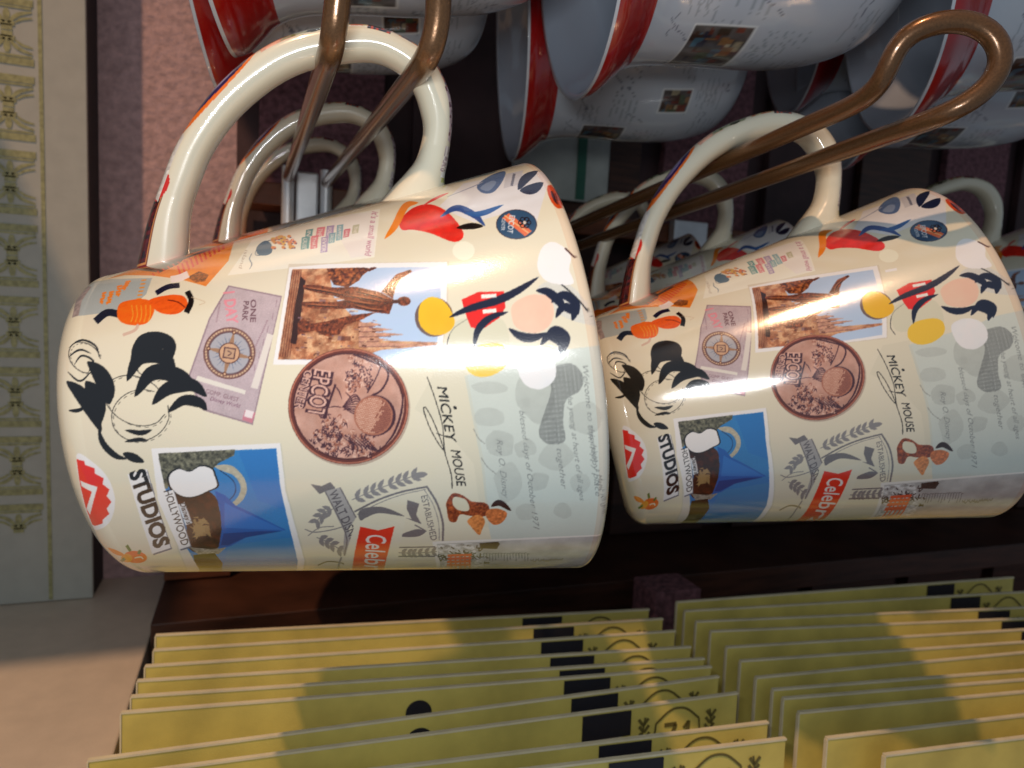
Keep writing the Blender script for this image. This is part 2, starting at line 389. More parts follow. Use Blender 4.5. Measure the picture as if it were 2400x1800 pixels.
    # figure 71 lying on the shield
    c.poly(k4((465, 590), (510, 555), (640, 550), (780, 610), (700, 600), (600, 590), (520, 620), (480, 640)), gd, grain=.1, smooth=5)
    c.poly(k4((800, 500), (880, 525), (860, 600), (895, 662), (830, 635), (795, 560)), gd, grain=.1)
    c.poly(k4((760, 735), (860, 700), (925, 715), (870, 750), (770, 752)), gd, grain=.1, smooth=5); c.poly(k4((780, 620), (895, 665), (870, 640)), gd)
    c.line(k4((850, 670), (905, 700), (930, 715)), 3, gd); c.line(k4((190, 945), (260, 920), (350, 930), (380, 950)), 3, (0.5, 0.48, 0.4)); c.line(k4((350, 890), (330, 960), (340, 1060)), 4, g)
    # ---- red tag
    c.poly(k4((450, 640), (600, 672), (795, 615), (745, 820), (700, 1100), (330, 1100), (390, 830)), (0.89, 0.87, 0.78))
    c.poly(k4((478, 682), (600, 708), (712, 680), (670, 850), (600, 1120), (400, 1120), (440, 860)), (0.90, 0.20, 0.13), grain=.03)
    q = k4((522, 735), (500, 1080)); c.text('Celebrate', q[0], q[1], 47, (0.94, 0.90, 0.88), bold=0.012)
    # ---- mauve ticket with compass
    c.poly(k1((950, 150), (1225, 205), (1075, 865), (820, 790), (740, 630), (850, 320)), (0.60, 0.52, 0.55))
    c.poly(k1((955, 158), (1218, 212), (1070, 855), (828, 782), (750, 628), (858, 322)), (0.735, 0.67, 0.69), grain=.10, noise=(30, 0.05))
    c.poly(k1((1035, 790), (1090, 800), (1072, 855), (1020, 838)), (0.78, 0.50, 0.56))
    q = k1((1040, 785), (1030, 838)); c.text('1', (q[0][0], q[0][1]), (q[1][0], q[1][1]-8), 20, (0.92, 0.88, 0.88))
    q = k1((925, 185), (945, 350)); c.text('1 DAY', q[0], q[1], 54/2.1, (0.88, 0.55, 0.60), bold=.03)
    q = k1((1065, 222), (1062, 338)); c.text('ONE', q[0], q[1], 13, (0.42, 0.30, 0.33), bold=.02)
    q = k1((1028, 230), (1020, 332)); c.text('PARK', q[0], q[1], 13, (0.42, 0.30, 0.33), bold=.02)
    c.dash(k1((908, 240), (888, 340)), 3.5, (.56, .44, .48), on=6); c.dash(k1((1150, 330), (1085, 470)), 3.5, (0.58, 0.46, 0.5), on=6)
    c.poly(k1((1150, 395), (1180, 405), (1100, 682), (1065, 672)), (0.87, 0.84, 0.81)); c.poly(k1((792, 612), (1040, 688), (1034, 708), (784, 636)), (0.88, 0.86, 0.82))
    for i in range(6):
        x = 1130-22*i+R()*6; y = 225+i*66; c.line(k1((x+66, y), (x+60, y+36)), 1.6, (.6, .5, .54))
    q = k1((838, 665), (1000, 712)); c.text('COMP. GUEST', (q[0][0]-2, q[0][1]+16), (q[1][0], q[1][1]+16), 10, (0.50, 0.38, 0.42))
    q = k1((855, 735), (1005, 775)); c.text('Disney World', (q[0][0], q[0][1]+1), (q[1][0], q[1][1]+1), 9, (0.45, 0.30, 0.38), shear=.2)
    cx, cy = k1((955, 497))[0]
    c.ell(cx, cy, 61, 61, (0.44, 0.30, 0.28)); c.ring(cx, cy, 55, 55, 4.5, (0.80, 0.68, 0.55)); c.ell(cx, cy, 50, 50, (0.40, 0.32, 0.34)); c.ell(cx, cy, 47.5, 47.5, (0.66, 0.66, 0.69))
    for i in range(48):
        a = i*math.pi/24; c.line([(cx+math.cos(a)*52.5, cy+math.sin(a)*52.5), (cx+math.cos(a)*57.5, cy+math.sin(a)*57.5)], 1.6, (.42, .28, .28))
    for i in range(24):
        a = i*math.pi/12; r1 = 44 if i % 2 else 36; c.poly([(cx+math.cos(a)*r1, cy+math.sin(a)*r1), (cx+math.cos(a+.06)*20, cy+math.sin(a+.06)*20), (cx+math.cos(a-.06)*20, cy+math.sin(a-.06)*20)], (0.36, 0.42, 0.52))
    for i in range(4):
        a = i*math.pi/2+0.22; c.poly([(cx+math.cos(a)*58, cy+math.sin(a)*58), (cx+math.cos(a+.4)*18, cy+math.sin(a+.4)*18), (cx+math.cos(a-.4)*18, cy+math.sin(a-.4)*18)], (0.62, 0.47, 0.36))
        c.ell(cx+math.cos(a)*50, cy+math.sin(a)*50, 5, 5, (0.36, 0.20, 0.16)); c.ell(cx+math.cos(a)*50, cy+math.sin(a)*50, 2.6, 2.6, (0.85, 0.7, .55))
    c.ell(cx, cy, 25, 25, (0.38, 0.24, 0.20)); c.ell(cx, cy, 22.5, 22.5, (0.80, 0.64, 0.50))
    c.poly([(cx-12, cy-15), (cx+16, cy-11), (cx+12, cy+15), (cx-16, cy+11)], (0.36, 0.24, 0.24)); c.poly([(cx-9, cy-12), (cx+13, cy-8), (cx+9, cy+12), (cx-13, cy+8)], (0.74, 0.60, 0.48)); c.line([(cx-5, cy-6), (cx+5, cy), (cx-4, cy+6)], 2.4, (0.36, .24, .24))
    # ---- small-world sheet
    c.poly(k3((78, 672), (215, 475), (560, 370), (920, 305), (888, 572), (480, 625)), (0.945, 0.925, 0.865))
    c.poly(k3((640, 365), (760, 335), (900, 320), (885, 560), (760, 575)), (0.90, 0.89, 0.88), alpha=.6)
    q = k3((876, 318), (835, 560)); c.text("it's a small world", q[0], q[1], 15, (0.76, 0.55, 0.62), bold=.012)
    q = k3((175, 530), (140, 630)); c.text('island', q[0], q[1], 8, (0.72, 0.68, 0.62))
    c.line(k3((215, 545), (200, 580), (212, 610), (198, 640)), 2.6, (0.45, 0.52, 0.58), taper=True); c.line(k3((330, 472), (260, 500), (232, 556), (290, 560)), 1.5, (.35, .42, .5))
    c.poly(k3((240, 515), (285, 480), (320, 500), (322, 545), (285, 562), (245, 555)), (0.38, 0.48, 0.56), smooth=4)
    for i in range(26):
        x = 320+R()*140; y = 468+R()*68-(x-320)*0.15; c.ell(*k3((x, y))[0], 4+R()*3, 3+R()*2, (0.88, 0.55+0.2*R(), 0.42), rot=90*R()); c.ell(*k3((x+8, y+6))[0], 2.2, 1.6, (0.5, 0.42, 0.5))
    cols = [(0.42, 0.62, 0.62), (0.86, 0.52, 0.55), (0.66, 0.60, 0.74), (0.50, 0.68, 0.72), (0.80, 0.45, 0.5), (0.72, .72, .6)]
    for i, (x, y, w, h, t) in enumerate([(512, 420, 40, 34, 'IN'), (572, 408, 46, 46, 'THE'), (626, 400, 42, 52, 'WORLD'), (682, 395, 36, 80, 'HAPPIEST'), (722, 418, 34, 40, 'SAIL'), (770, 395, 36, 42, 'THE'),
                                         (488, 462, 46, 62, 'CRUISE'), (540, 455, 40, 66, 'THAT'), (596, 462, 40, 80, 'EVER'), (640, 440, 36, 50, 'SAILED')]):
        c.poly(k3((x, y), (x+w, y-6), (x+w-8, y+h), (x-6, y+h+6)), cols[i % 6], alpha=.9)
        q = k3((x+8, y+4), (x+2, y+h)); c.text(t, q[0], q[1], w/2.353*0.5, (0.93, 0.9, 0.86), bold=.01)
    # ---- orange poster at the top left, dark plate
    c.poly(k1((330, 118), (480, 60), (520, 20), (700, -40), (1000, -150), (950, 25), (835, 155), (700, 118), (560, 100), (420, 98)), (0.93, 0.52, 0.16), grain=.05, noise=(40, 0.12))
    c.poly(k1((470, 70), (560, 20), (760, -30), (700, 40), (600, 85)), (0.40, 0.30, 0.26), noise=(9, 0.5))
    for i in range(11):
        x = 690+i*22; y = 70-i*13; c.line(k1((x, y-20), (x+16, y+26)), 4.5, (0.86, 0.20, 0.10))
    for i in range(9):
        x = 560+i*26; y = 98-i*12; c.line(k1((x, y-10), (x+12, y+2)), 3.5, (0.86, 0.30, 0.16))
    c.line(k1((560, 62), (700, 20), (860, -36)), 4, (0.30, 0.25, 0.25)); c.poly(k1((740, 108), (800, 78), (850, 96), (830, 130), (780, 136)), (0.55, 0.30, 0.12), noise=(6, .5))
    c.line(k1((480, 62), (640, 20), (900, -70)), 3, (0.85, 0.25, 0.15))
    # blue-grey card with orange letters, left end
    c.poly(k1((165, 215), (250, 135), (350, 118), (560, 112), (530, 195), (440, 275), (148, 312)), (0.66, 0.70, 0.70), grain=.04)
    c.poly(k1((148, 312), (165, 215), (230, 150), (250, 160), (200, 230), (185, 306)), (0.62, 0.56, 0.55), noise=(10, .25))
    for a, b, n, h in [((430, 128), (400, 172), 4, 24), ((385, 150), (372, 205), 4, 24), ((345, 180), (325, 245), 5, 22), ((310, 184), (290, 244), 4, 18)]:
        for i in range(n):
            t = (i+.5)/n; x = a[0]+(b[0]-a[0])*t; y = a[1]+(b[1]-a[1])*t; c.line(k1((x, y), (x+h, y-5)), 4.6, (0.93, 0.50, 0.14)); c.line(k1((x+h*.5*(i % 2), y-4), (x+h*.5*(i % 2)+3, y+9)), 4, (0.93, 0.50, 0.14))
    for i in range(6): c.line(k1((505-i*5, 125+i*19), (530-i*5, 122+i*19)), 3.5, (0.88, 0.56, 0.22))
    # plain pumpkin-coloured stand-in (no figure)
    c.line(k1((270, 335), (330, 290), (400, 300)), 17, (0.10, 0.13, 0.20)); c.line(k1((580, 190), (640, 158), (700, 150)), 12, NAVY)
    c.poly(k1((390, 250), (450, 225), (540, 225), (570, 280), (530, 345), (440, 352), (385, 320)), (0.95, 0.40, 0.10), smooth=5, noise=(14, .1))
    c.poly(k1((540, 230), (640, 200), (720, 205), (740, 250), (690, 295), (600, 290)), (0.94, 0.36, 0.10), smooth=5, noise=(14, .12))
    for i in range(5): c.line(k1((455+i*24, 250), (462+i*22, 300), (452+i*22, 338)), 2.2, (0.98, 0.62, 0.2))
    c.line(k1((640, 225), (690, 235), (728, 262)), 2.4, (.35, .08, .06)); c.line(k1((740, 180), (760, 230), (735, 290)), 13, K)
    c.line(k1((490, 350), (470, 380), (410, 405)), 7, (0.82, 0.70, 0.62)); c.line(k1((655, 120), (700, 112), (745, 92)), 16, (0.93, 0.88, 0.86))
    c.line(k1((760, 210), (830, 235), (800, 250)), 1.5, (.8, .72, .6))
    # ---- ink brush doodle (plain stand-in for the big sketch)
    for e in [(475, 740, 165, 120, 25), (500, 815, 150, 130, -20), (560, 520, 118, 100, 60), (215, 520, 90, 70, 40)]:
        t = np.linspace(0, 2*math.pi, 26)[:-2]; a = math.radians(e[4])
        pts = [(e[0]+e[2]*math.cos(u)*math.cos(a)-e[3]*math.sin(u)*math.sin(a), e[1]+e[2]*math.cos(u)*math.sin(a)+e[3]*math.sin(u)*math.cos(a)) for u in t]
        c.line(k1(*pts[::2]), 1.8, K, alpha=.85)
        c.dash(k1(*[(x+10, y+7) for x, y in pts[::2]]), 1.4, K, alpha=.7)
    for e in [((130, 470), (200, 430), (270, 460), (290, 520)), ((130, 520), (190, 480), (250, 500)), ((160, 560), (200, 510), (260, 540), (230, 600)), ((125, 590), (190, 640), (250, 590))]:
        c.line(k1(*e), 4.6, K, taper=True)
    def brush(pts, w, col=K, **kw):
        c.line(k1(*pts), w, col, smooth=12, taper=True, **kw)
    brush([(450, 560), (520, 440), (640, 450), (640, 560)], 40); brush([(430, 640), (500, 520), (620, 520), (680, 600)], 36); brush([(470, 720), (560, 600), (690, 610), (780, 660)], 38)
    brush([(560, 760), (640, 680), (760, 660), (840, 720)], 34); brush([(640, 800), (720, 740), (800, 750), (840, 790)], 26)
    brush([(120, 640), (190, 700), (250, 790), (300, 900)], 34); brush([(230, 540), (290, 600), (330, 680), (340, 760)], 40); brush([(220, 640), (260, 700), (280, 780), (280, 880)], 44)
    brush([(285, 880), (310, 960), (370, 1020), (430, 1040)], 15); brush([(420, 890), (500, 905), (560, 890)], 12); brush([(420, 950), (490, 940), (540, 945)], 10); brush([(410, 1010), (460, 1030), (520, 1055)], 20)
    brush([(130, 790), (180, 790), (230, 765)], 9)
    # ---- statue postcard: plain bronze figure and town (generic)
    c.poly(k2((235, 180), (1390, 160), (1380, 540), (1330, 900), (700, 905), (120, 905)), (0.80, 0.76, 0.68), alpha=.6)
    c.poly(k2((240, 205), (530, 180), (1375, 165), (1372, 520), (1325, 890), (700, 905), (122, 905)), (0.96, 0.955, 0.95))
    fr = k2((262, 218), (1330, 200), (1330, 540), (1290, 860), (900, 880), (158, 868))
    c.poly(fr, (0.70, 0.79, 0.90), noise=(200, 0.03))
    c.poly(k2((262, 218), (520, 212), (560, 420), (700, 560), (830, 640), (900, 730), (1310, 745), (1300, 765), (900, 800), (700, 870), (158, 868)), (0.62, 0.38, 0.25), grain=.22, noise=(26, 0.25, (0.84, 0.64, 0.48), 2.2))
    for i in range(22):
        x = 300+R()*420; y = 430+R()*400; w = 20+R()*50; h = 8+R()*30
        c.poly(k2((x, y), (x+w, y+4), (x+w-5, y+h), (x-4, y+h)), [(0.72, 0.50, 0.32), (0.45, 0.36, 0.42), (0.36, 0.18, 0.12), (0.85, .68, .5)][i % 4], alpha=.65, grain=.15)
    for i in range(9): c.line(k2((172+i*9, 850), (262+i*8, 225)), 2.0, [(0.30, 0.12, 0.09), (0.62, 0.40, 0.28)][i % 2], alpha=.7)
    c.poly(k2((510, 212), (780, 205), (830, 215), (770, 260), (740, 300), (660, 350), (560, 330), (520, 260)), (0.28, 0.12, 0.08), grain=.3, noise=(10, 0.5, (0.66, .38, .2), 2))
    for i in range(26):
        x = 740+R()*120; c.ell(*k2((x, 208+R()*60*(860-x)/120))[0], 3, 2, (0.36, 0.17, 0.12))
    for i in range(5):                       # plain roofs on the skyline
        y = 600+i*36; L_ = [170, 250, 330, 210, 420][i]; x = 740
        c.poly(k2((x, y), (x+L_*.6, y+4), (x+L_, y+16), (x+L_*.6, y+28), (x, y+32)), (0.76, 0.56, 0.46), grain=.12, noise=(10, .2))
        c.line(k2((x, y+33), (x+L_*.7, y+30)), 1.5, (0.45, .3, .3))
    c.poly(k2((322, 270), (356, 300), (330, 500), (290, 760), (248, 750), (280, 480)), (0.20, 0.09, 0.07), grain=.2)
    br = (0.27, 0.11, 0.07); hi = (0.58, 0.30, 0.17)
    c.poly(k2((340, 330), (420, 330), (560, 350), (720, 345), (900, 385), (960, 420), (1000, 440), (985, 470), (960, 540), (860, 530), (700, 500), (560, 505), (400, 500), (330, 480), (330, 455), (420, 450), (560, 455), (640, 440), (560, 410), (430, 385), (340, 360)), br, grain=.2, noise=(9, 0.35, hi, 1.3))
    c.poly(k2((905, 380), (960, 310), (1010, 255), (1110, 220), (1125, 235), (1045, 285), (1005, 350), (985, 430)), br, grain=.25, noise=(12, .3, hi, 1.6))
    for p_ in [((345, 345), (480, 365), (640, 395)), ((350, 465), (480, 475), (600, 480)), ((640, 400), (780, 420), (940, 450)), ((720, 370), (850, 400), (950, 430)), ((700, 470), (820, 500), (930, 510)), ((640, 435), (760, 455), (880, 470)), ((950, 380), (990, 310), (1060, 255))]:
        c.line(k2(*p_), 3.2, (0.66, 0.38, 0.23), taper=True); c.line([(x_, y_+3.5) for x_, y_ in k2(*p_)], 2.6, (0.13, 0.05, 0.04), taper=True)
    c.line(k2((400, 420), (560, 430), (640, 435)), 4, (0.80, 0.60, 0.45), taper=True)
    for i in range(60):
        x = 280+R()*600; y = 560+R()*290; c.line(k2((x, y), (x+10+R()*26, y+R()*4)), 1.6+R()*1.6, [(0.30, .15, .11), (.88, .70, .54), (.5, .38, .42)][i % 3])
    c.ell(*k2((1065, 448))[0], 15.5, 11, br, grain=.25, noise=(8, .35, hi, 1.6)); c.line(k2((980, 452), (1040, 450)), 8, br)
    c.poly(k2((300, 600), (340, 570), (400, 610), (520, 590), (640, 560), (760, 540), (860, 530), (740, 590), (640, 620), (600, 690), (500, 700), (420, 660), (300, 690)), (0.30, 0.14, 0.09), grain=.3, noise=(8, .5, hi, 1.8))
    # ---- coin
    cx, cy = k2((665, 1205))[0]
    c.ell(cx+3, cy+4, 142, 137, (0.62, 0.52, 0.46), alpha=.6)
    c.ell(cx, cy, 141, 136, (0.40, 0.19, 0.15)); c.ring(cx, cy, 138, 133, 3, (0.74, 0.45, 0.35)); c.ell(cx, cy, 131, 126, (0.30, 0.14, 0.14))
    c.ell(cx, cy, 127, 122, (0.80, 0.635, 0.57), grain=.08, noise=(60, 0.12, (0.70, 0.50, 0.42), 1.3))
    dk = (0.26, 0.13, 0.17); md = (0.60, 0.36, 0.28)
    q = k2((440, 915), (330, 1300)); 
    q = k2((545, 930), (395, 1300)); c.text('EPCOT', (q[0][0]-42, q[0][1]+2), (q[1][0]-10, q[1][1]-8), 44, dk, bold=.075); c.text('EPCOT', (q[0][0]-40, q[0][1]+1), (q[1][0]-8, q[1][1]-9), 40, (0.86, 0.69, 0.62), bold=.005)
    c.line([(q[0][0]+9, q[0][1]+38), (q[1][0]+30, q[1][1]-2)], 5, dk)
    q = k2((398, 950), (300, 1222)); c.text('CENTER', (q[0][0]-16, q[0][1]-2), (q[1][0]-8, q[1][1]), 22, dk, bold=.06); c.text('CENTER', (q[0][0]-15, q[0][1]-3), (q[1][0]-7, q[1][1]-1), 19, (0.86, 0.69, 0.62))
    # radiating petals and relief scribble
    for (x0, y0, x1, y1) in [(560, 1050, 620, 1160), (510, 1215, 620, 1215), (640, 1100, 700, 1190), (620, 1230, 700, 1240)]:
        c.line(k2((x0, y0), ((x0+x1)/2+8, (y0+y1)/2-8), (x1, y1)), 3, dk, taper=True)
    for i in range(9):
        a = -0.9+i*0.22; c.line(k2((620, 1210), (680+40*math.cos(a), 1190+90*math.sin(a)), (760, 1210+60*math.sin(a))), 2.6, dk, taper=True)
    for (bx, by, bw, bh, n) in [(670, 850, 160, 250, 80), (640, 950, 90, 150, 34), (460, 1280, 170, 120, 52), (400, 1380, 200, 140, 70), (520, 1400, 350, 160, 130)]:
        for i in range(n):
            x = bx+R()*bw; y = by+R()*bh; a = R()*6.28; r = 14+R()*22
            c.line(k2((x, y), (x+r*math.cos(a), y+r*math.sin(a)), (x+r*math.cos(a+1.2), y+r*math.sin(a+1.2))), 2.8, [dk, dk, md, (.88, .72, .64)][int(R()*4)], smooth=4, taper=True)
    c.line(k2((700, 830), (830, 880), (930, 930), (950, 1000), (900, 1090), (830, 1130)), 4.5, dk); c.line(k2((905, 900), (860, 1010), (800, 1110)), 2.6, dk)
    for i in range(7): c.line(k2((620+i*25, 1420), (700+i*30, 1490+i*6), (690+i*34, 1560-i*12)), 3.4, dk, taper=True)
    c.line(k2((1060, 1115), (1050, 1260), (1000, 1400), (925, 1490)), 10, dk, taper=True); c.line(k2((1066, 1120), (1056, 1262), (1006, 1402), (931, 1492)), 3, (0.8, .62, .52), taper=True)
    sx, sy = k2((845, 1272))[0]; c.ell(sx+3.5, sy, 49, 48, dk); c.ell(sx, sy, 45.5, 46.5, (0.66, 0.42, 0.33))
    for i in range(-13, 14):
        for j in range(-13, 14):
            x = (i+0.5*(j % 2))*4.2; y = j*3.6
            if x*x+y*y < 42**2: c.ell(sx+x, sy+y, 1.5, 1.3, (0.90, 0.74, 0.65) if x+y*.4 < 4+R()*16 else (0.42, 0.22, 0.2))
    # ---- blue postcard: plain cone on a blue sky
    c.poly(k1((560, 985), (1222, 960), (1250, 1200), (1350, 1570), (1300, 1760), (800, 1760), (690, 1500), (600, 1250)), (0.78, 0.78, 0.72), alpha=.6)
    c.poly(k1((556, 985), (1215, 958), (1242, 1200), (1340, 1560), (1300, 1760), (800, 1760), (700, 1500), (590, 1250)), (0.95, 0.955, 0.96))
    c.poly(k1((590, 1010), (1195, 984), (1218, 1200), (1305, 1560), (1280, 1720), (830, 1720), (730, 1500), (640, 1250)), (0.20, 0.50, 0.76), grain=.06, noise=(160, .06))
    c.poly(k1((1000, 1000), (1195, 984), (1212, 1150), (1240, 1300), (1100, 1250)), (0.16, 0.45, 0.75), alpha=.6)
    c.poly(k1((950, 1480), (1270, 1440), (1305, 1560), (1290, 1720), (900, 1720)), (0.27, 0.53, 0.72), alpha=.6)
    c.poly(k1((590, 1010), (985, 990), (980, 1020), (900, 1060), (860, 1100), (740, 1100), (650, 1140), (640, 1190), (625, 1190)), (0.36, 0.36, 0.30), grain=.3, noise=(9, .7))
    c.poly(k1((880, 1075), (960, 1070), (1020, 1120), (1045, 1180), (1030, 1240), (980, 1285), (965, 1270), (1000, 1230), (1012, 1180), (980, 1125), (920, 1100)), (0.72, 0.70, 0.62), noise=(8, .12), smooth=4)
    c.line(k1((905, 1095), (975, 1150), (985, 1210), (945, 1260)), 2.2, (.1, .2, .35))
    c.poly(k1((650, 1140), (860, 1210), (905, 1300), (925, 1420), (890, 1500), (800, 1520), (740, 1480), (730, 1350)), (0.13, 0.075, 0.06), noise=(20, .4, (0.32, .14, .07), 1.2), smooth=4)
    for i in range(12): c.poly(k1(*[(750+R()*110+dx, 1330+R()*120+dy) for dx, dy in ((0, 0), (16, 4), (12, 18), (-6, 12))]), (0.62, 0.50, 0.32), alpha=.9)
    c.poly(k1((750, 1490), (860, 1500), (940, 1490), (900, 1525), (800, 1530)), (0.60, 0.57, 0.52), noise=(6, .4)); c.poly(k1((770, 1530), (880, 1520), (920, 1570), (900, 1700), (800, 1700)), (0.14, 0.13, 0.10), noise=(6, .8))
    c.poly(k1((690, 1490), (740, 1500), (800, 1600), (810, 1740), (770, 1740), (740, 1600)), (0.86, 0.85, 0.82))
    c.poly(k1((880, 1200), (935, 1225), (985, 1275), (1060, 1310), (1150, 1355), (1245, 1402), (1150, 1415), (1040, 1440), (960, 1485), (900, 1498), (915, 1400), (908, 1300)), (0.12, 0.36, 0.68), grain=.04)
    c.poly(k1((930, 1260), (985, 1290), (1235, 1402), (1100, 1398), (930, 1390)), (0.20, 0.48, 0.80), alpha=.7); c.poly(k1((925, 1420), (1100, 1408), (1225, 1408), (1040, 1440), (950, 1480), (910, 1480)), (0.06, 0.20, 0.45), alpha=.7)
    # white cloud with an outline
    cl = k1((640, 1120), (690, 1085), (750, 1100), (810, 1070), (870, 1085), (890, 1130), (900, 1180), (850, 1205), (810, 1225), (750, 1240), (690, 1225), (645, 1180))
    c.poly(cl, (0.03, 0.03, 0.04), smooth=5); cxl = np.array(cl).mean(0); c.poly(cxl+(np.array(cl)-cxl)*0.93, (0.95, 0.96, 0.97), smooth=5)
    # studio lettering with white surround
    W_ = (0.93, 0.95, 0.97)
    sa, sb = k1((452, 1108), (560, 1500)); ha, hb = k1((618, 1205), (706, 1484)); da, db = k1((700, 1265), (738, 1372))
    sh = (0.42, 0.44, 0.50)
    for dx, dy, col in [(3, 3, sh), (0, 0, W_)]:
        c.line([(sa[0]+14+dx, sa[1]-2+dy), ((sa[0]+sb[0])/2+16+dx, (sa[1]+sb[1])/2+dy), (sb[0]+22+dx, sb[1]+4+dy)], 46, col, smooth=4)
        c.line([(ha[0]+10+dx, ha[1]+dy), (hb[0]+10+dx, hb[1]+4+dy)], 27, col)
    c.text('STUDIOS', (sa[0]-4, sa[1]), (sb[0]+8, sb[1]), 36, K, bold=.045)
    c.text('HOLLYWOOD', (ha[0]+1, ha[1]), (hb[0]+3, hb[1]), 18, K, bold=.0)
    c.line([(da[0]+4, da[1]), (db[0]+5, db[1])], 17, W_, alpha=.85); c.text("Disney's", da, db, 13, K, shear=.25)
    # ---- red scalloped badge
    c.poly(k1((172, 1020), (250, 1050), (330, 1130), (370, 1240), (350, 1350), (290, 1400), (250, 1400), (200, 1250)), (0.95, 0.94, 0.93), smooth=5)
    arc = [(175, 1035), (225, 1065), (275, 1110), (315, 1165), (335, 1225), (335, 1290), (315, 1345), (270, 1385)]
    ap = spline(arc, 6)[::3]; zz = [tuple(p+((14, 0) if i % 2 else (-8, 3))) for i, p in enumerate(ap)]
    c.poly(k1(*zz, (250, 1385), (215, 1290), (190, 1180), (172, 1040)), (0.90, 0.16, 0.12))
    c.poly(k1((190, 1150), (280, 1182), (240, 1330), (220, 1300), (252, 1205), (197, 1180)), (0.95, 0.93, 0.92))
    # ---- orange blossom near the lower left
    c.ell(*k1((475, 1540))[0], 27, 14, (0.94, 0.42, 0.14), rot=6); c.ell(*k1((430, 1545))[0], 13, 10, (0.95, .62, .2)); c.line(k1((330, 1500), (370, 1515), (420, 1530)), 12, (0.93, 0.55, .2), taper=True)
    for p in [((430, 1480), (450, 1510)), ((500, 1505), (490, 1525)), ((400, 1565), (420, 1545))]: c.line(k1(*p), 7, (0.38, 0.48, 0.2))
    c.line(k1((470, 1545), (500, 1540), (515, 1550)), 3, (.98, .9, .8))
    # ---- signature
    for p in [((285, 910), (345, 1080), (385, 1230), (400, 1400), (440, 1540), (450, 1645)), ((400, 1400), (360, 1350), (300, 1240), (262, 1130), (275, 1112), (320, 1190), (365, 1300), (400, 1400)),
              ((345, 1280), (400, 1300), (420, 1300))]:
        c.line(k5(*p), 1.9, K)
    q = k5((350, 975), (412, 1335)); c.text('MICKEY', q[0], q[1], 23, K, shear=.25, bold=.004)
    q = k5((440, 1392), (480, 1625)); c.text('MOUSE', q[0], q[1], 22, K, shear=.25, bold=.004); c.ell(*k5((468, 1112))[0], 5, 3.5, K, rot=40)
    # ---- colour collage (plain shapes in the figure's colours)
    c.poly(k5((1010, 330), (1130, 270), (1260, 330), (1400, 520), (1400, 570), (1250, 540), (1120, 470)), (0.83, 0.83, 0.79), grain=.06, smooth=4)
    c.line(k5((1160, 290), (1270, 390), (1370, 510)), 3.4, (.12, .12, .14)); c.line(k5((560, 520), (450, 600), (412, 720), (440, 800)), 2, (.15, .15, .16))
    c.poly(k5((480, 540), (600, 520), (760, 520), (820, 620), (800, 760), (560, 780), (450, 760), (430, 640)), (0.82, 0.82, 0.72), smooth=4, alpha=.7)
    c.ell(*k5((330, 515))[0], 45, 46, (0.30, 0.16, 0.10), alpha=.7)
    c.poly(k5((235, 440), (300, 385), (380, 400), (440, 470), (465, 560), (410, 620), (310, 630), (235, 560)), (0.97, 0.74, 0.13), smooth=6, noise=(90, .05))
    c.poly(k5((545, 760), (620, 700), (760, 690), (820, 740), (810, 830), (720, 895), (610, 905), (540, 850)), (0.96, 0.77, 0.22), smooth=6)
    c.poly(k5((510, 400), (620, 350), (790, 345), (800, 450), (760, 520), (640, 600), (570, 580), (540, 500)), (0.90, 0.13, 0.10), noise=(60, .06))
    c.line(k5((430, 515), (560, 460), (760, 400), (900, 330), (1020, 250)), 19, NAVY, grain=.1, taper=True); c.line(k5((590, 720), (620, 600), (700, 520), (820, 480)), 17, NAVY, grain=.1, taper=True)
    c.line(k5((640, 380), (740, 372)), 9, (0.95, .93, .9)); c.line(k5((650, 480), (740, 470)), 9, (0.95, .93, .9))
    c.poly(k5((850, 430), (960, 370), (1080, 380), (1120, 470), (1090, 570), (1000, 620), (880, 590), (840, 510)), (0.95, 0.78, 0.68), smooth=6, noise=(50, .04))
    for q_ in [((1000, 340), (1080, 350), (1160, 420), (1180, 480)), ((1100, 420), (1180, 370), (1260, 420), (1280, 500)), ((1130, 520), (1180, 450), (1250, 480), (1240, 540)), ((1060, 640), (1130, 600), (1200, 650), (1190, 740)), ((1030, 700), (1090, 640), (1170, 690), (1150, 760)), ((820, 590), (900, 640), (980, 650), (1080, 620))]:
        c.line(k5(*q_), 21, NAVY, grain=.2, taper=True, smooth=10)
    c.poly(k5((880, 760), (980, 720), (1080, 750), (1130, 830), (1120, 930), (1030, 990), (930, 960), (880, 860)), (0.92, 0.93, 0.935), smooth=5, noise=(50, .04))
    c.poly(k5((1040, 60), (1120, 20), (1230, 100), (1220, 200), (1250, 290), (1160, 300), (1060, 270), (1010, 180)), (0.96, 0.955, 0.94), smooth=5, noise=(40, .03))
    for i in range(7): c.line(k5((1190+i*6, 60+i*6), (1205+i*9, 70+i*9)), 3.5, (0.30, .16, .14))
    c.ell(*k3((1885, 235))[0], 14, 32, (0.80, 0.30, 0.10), rot=-25); c.ell(*k3((1885, 240))[0], 6, 20, (0.22, 0.12, 0.16), rot=-25)
    # ---- robe-coloured stand-in, blue card, round badge at the top right
    c.poly(k3((1245, 290), (1380, 165), (1500, 140), (1860, 90), (1850, 150), (1780, 385), (1600, 330), (1440, 380), (1320, 330)), (0.88, 0.88, 0.885), noise=(60, .03))
    c.poly(k3((1455, 175), (1530, 120), (1610, 98), (1590, 160), (1540, 215), (1480, 215)), (0.33, 0.42, 0.58), smooth=4); c.poly(k3((1470, 190), (1530, 150), (1560, 160), (1520, 205)), (0.5, 0.58, .7), smooth=3)
    c.poly(k3((1615, 112), (1710, 92), (1690, 170), (1600, 192)), (0.80, 0.80, 0.82)); q = k3((1660, 110), (1645, 178)); c.line(q, 6, (0.45, .46, .52), grain=.3)
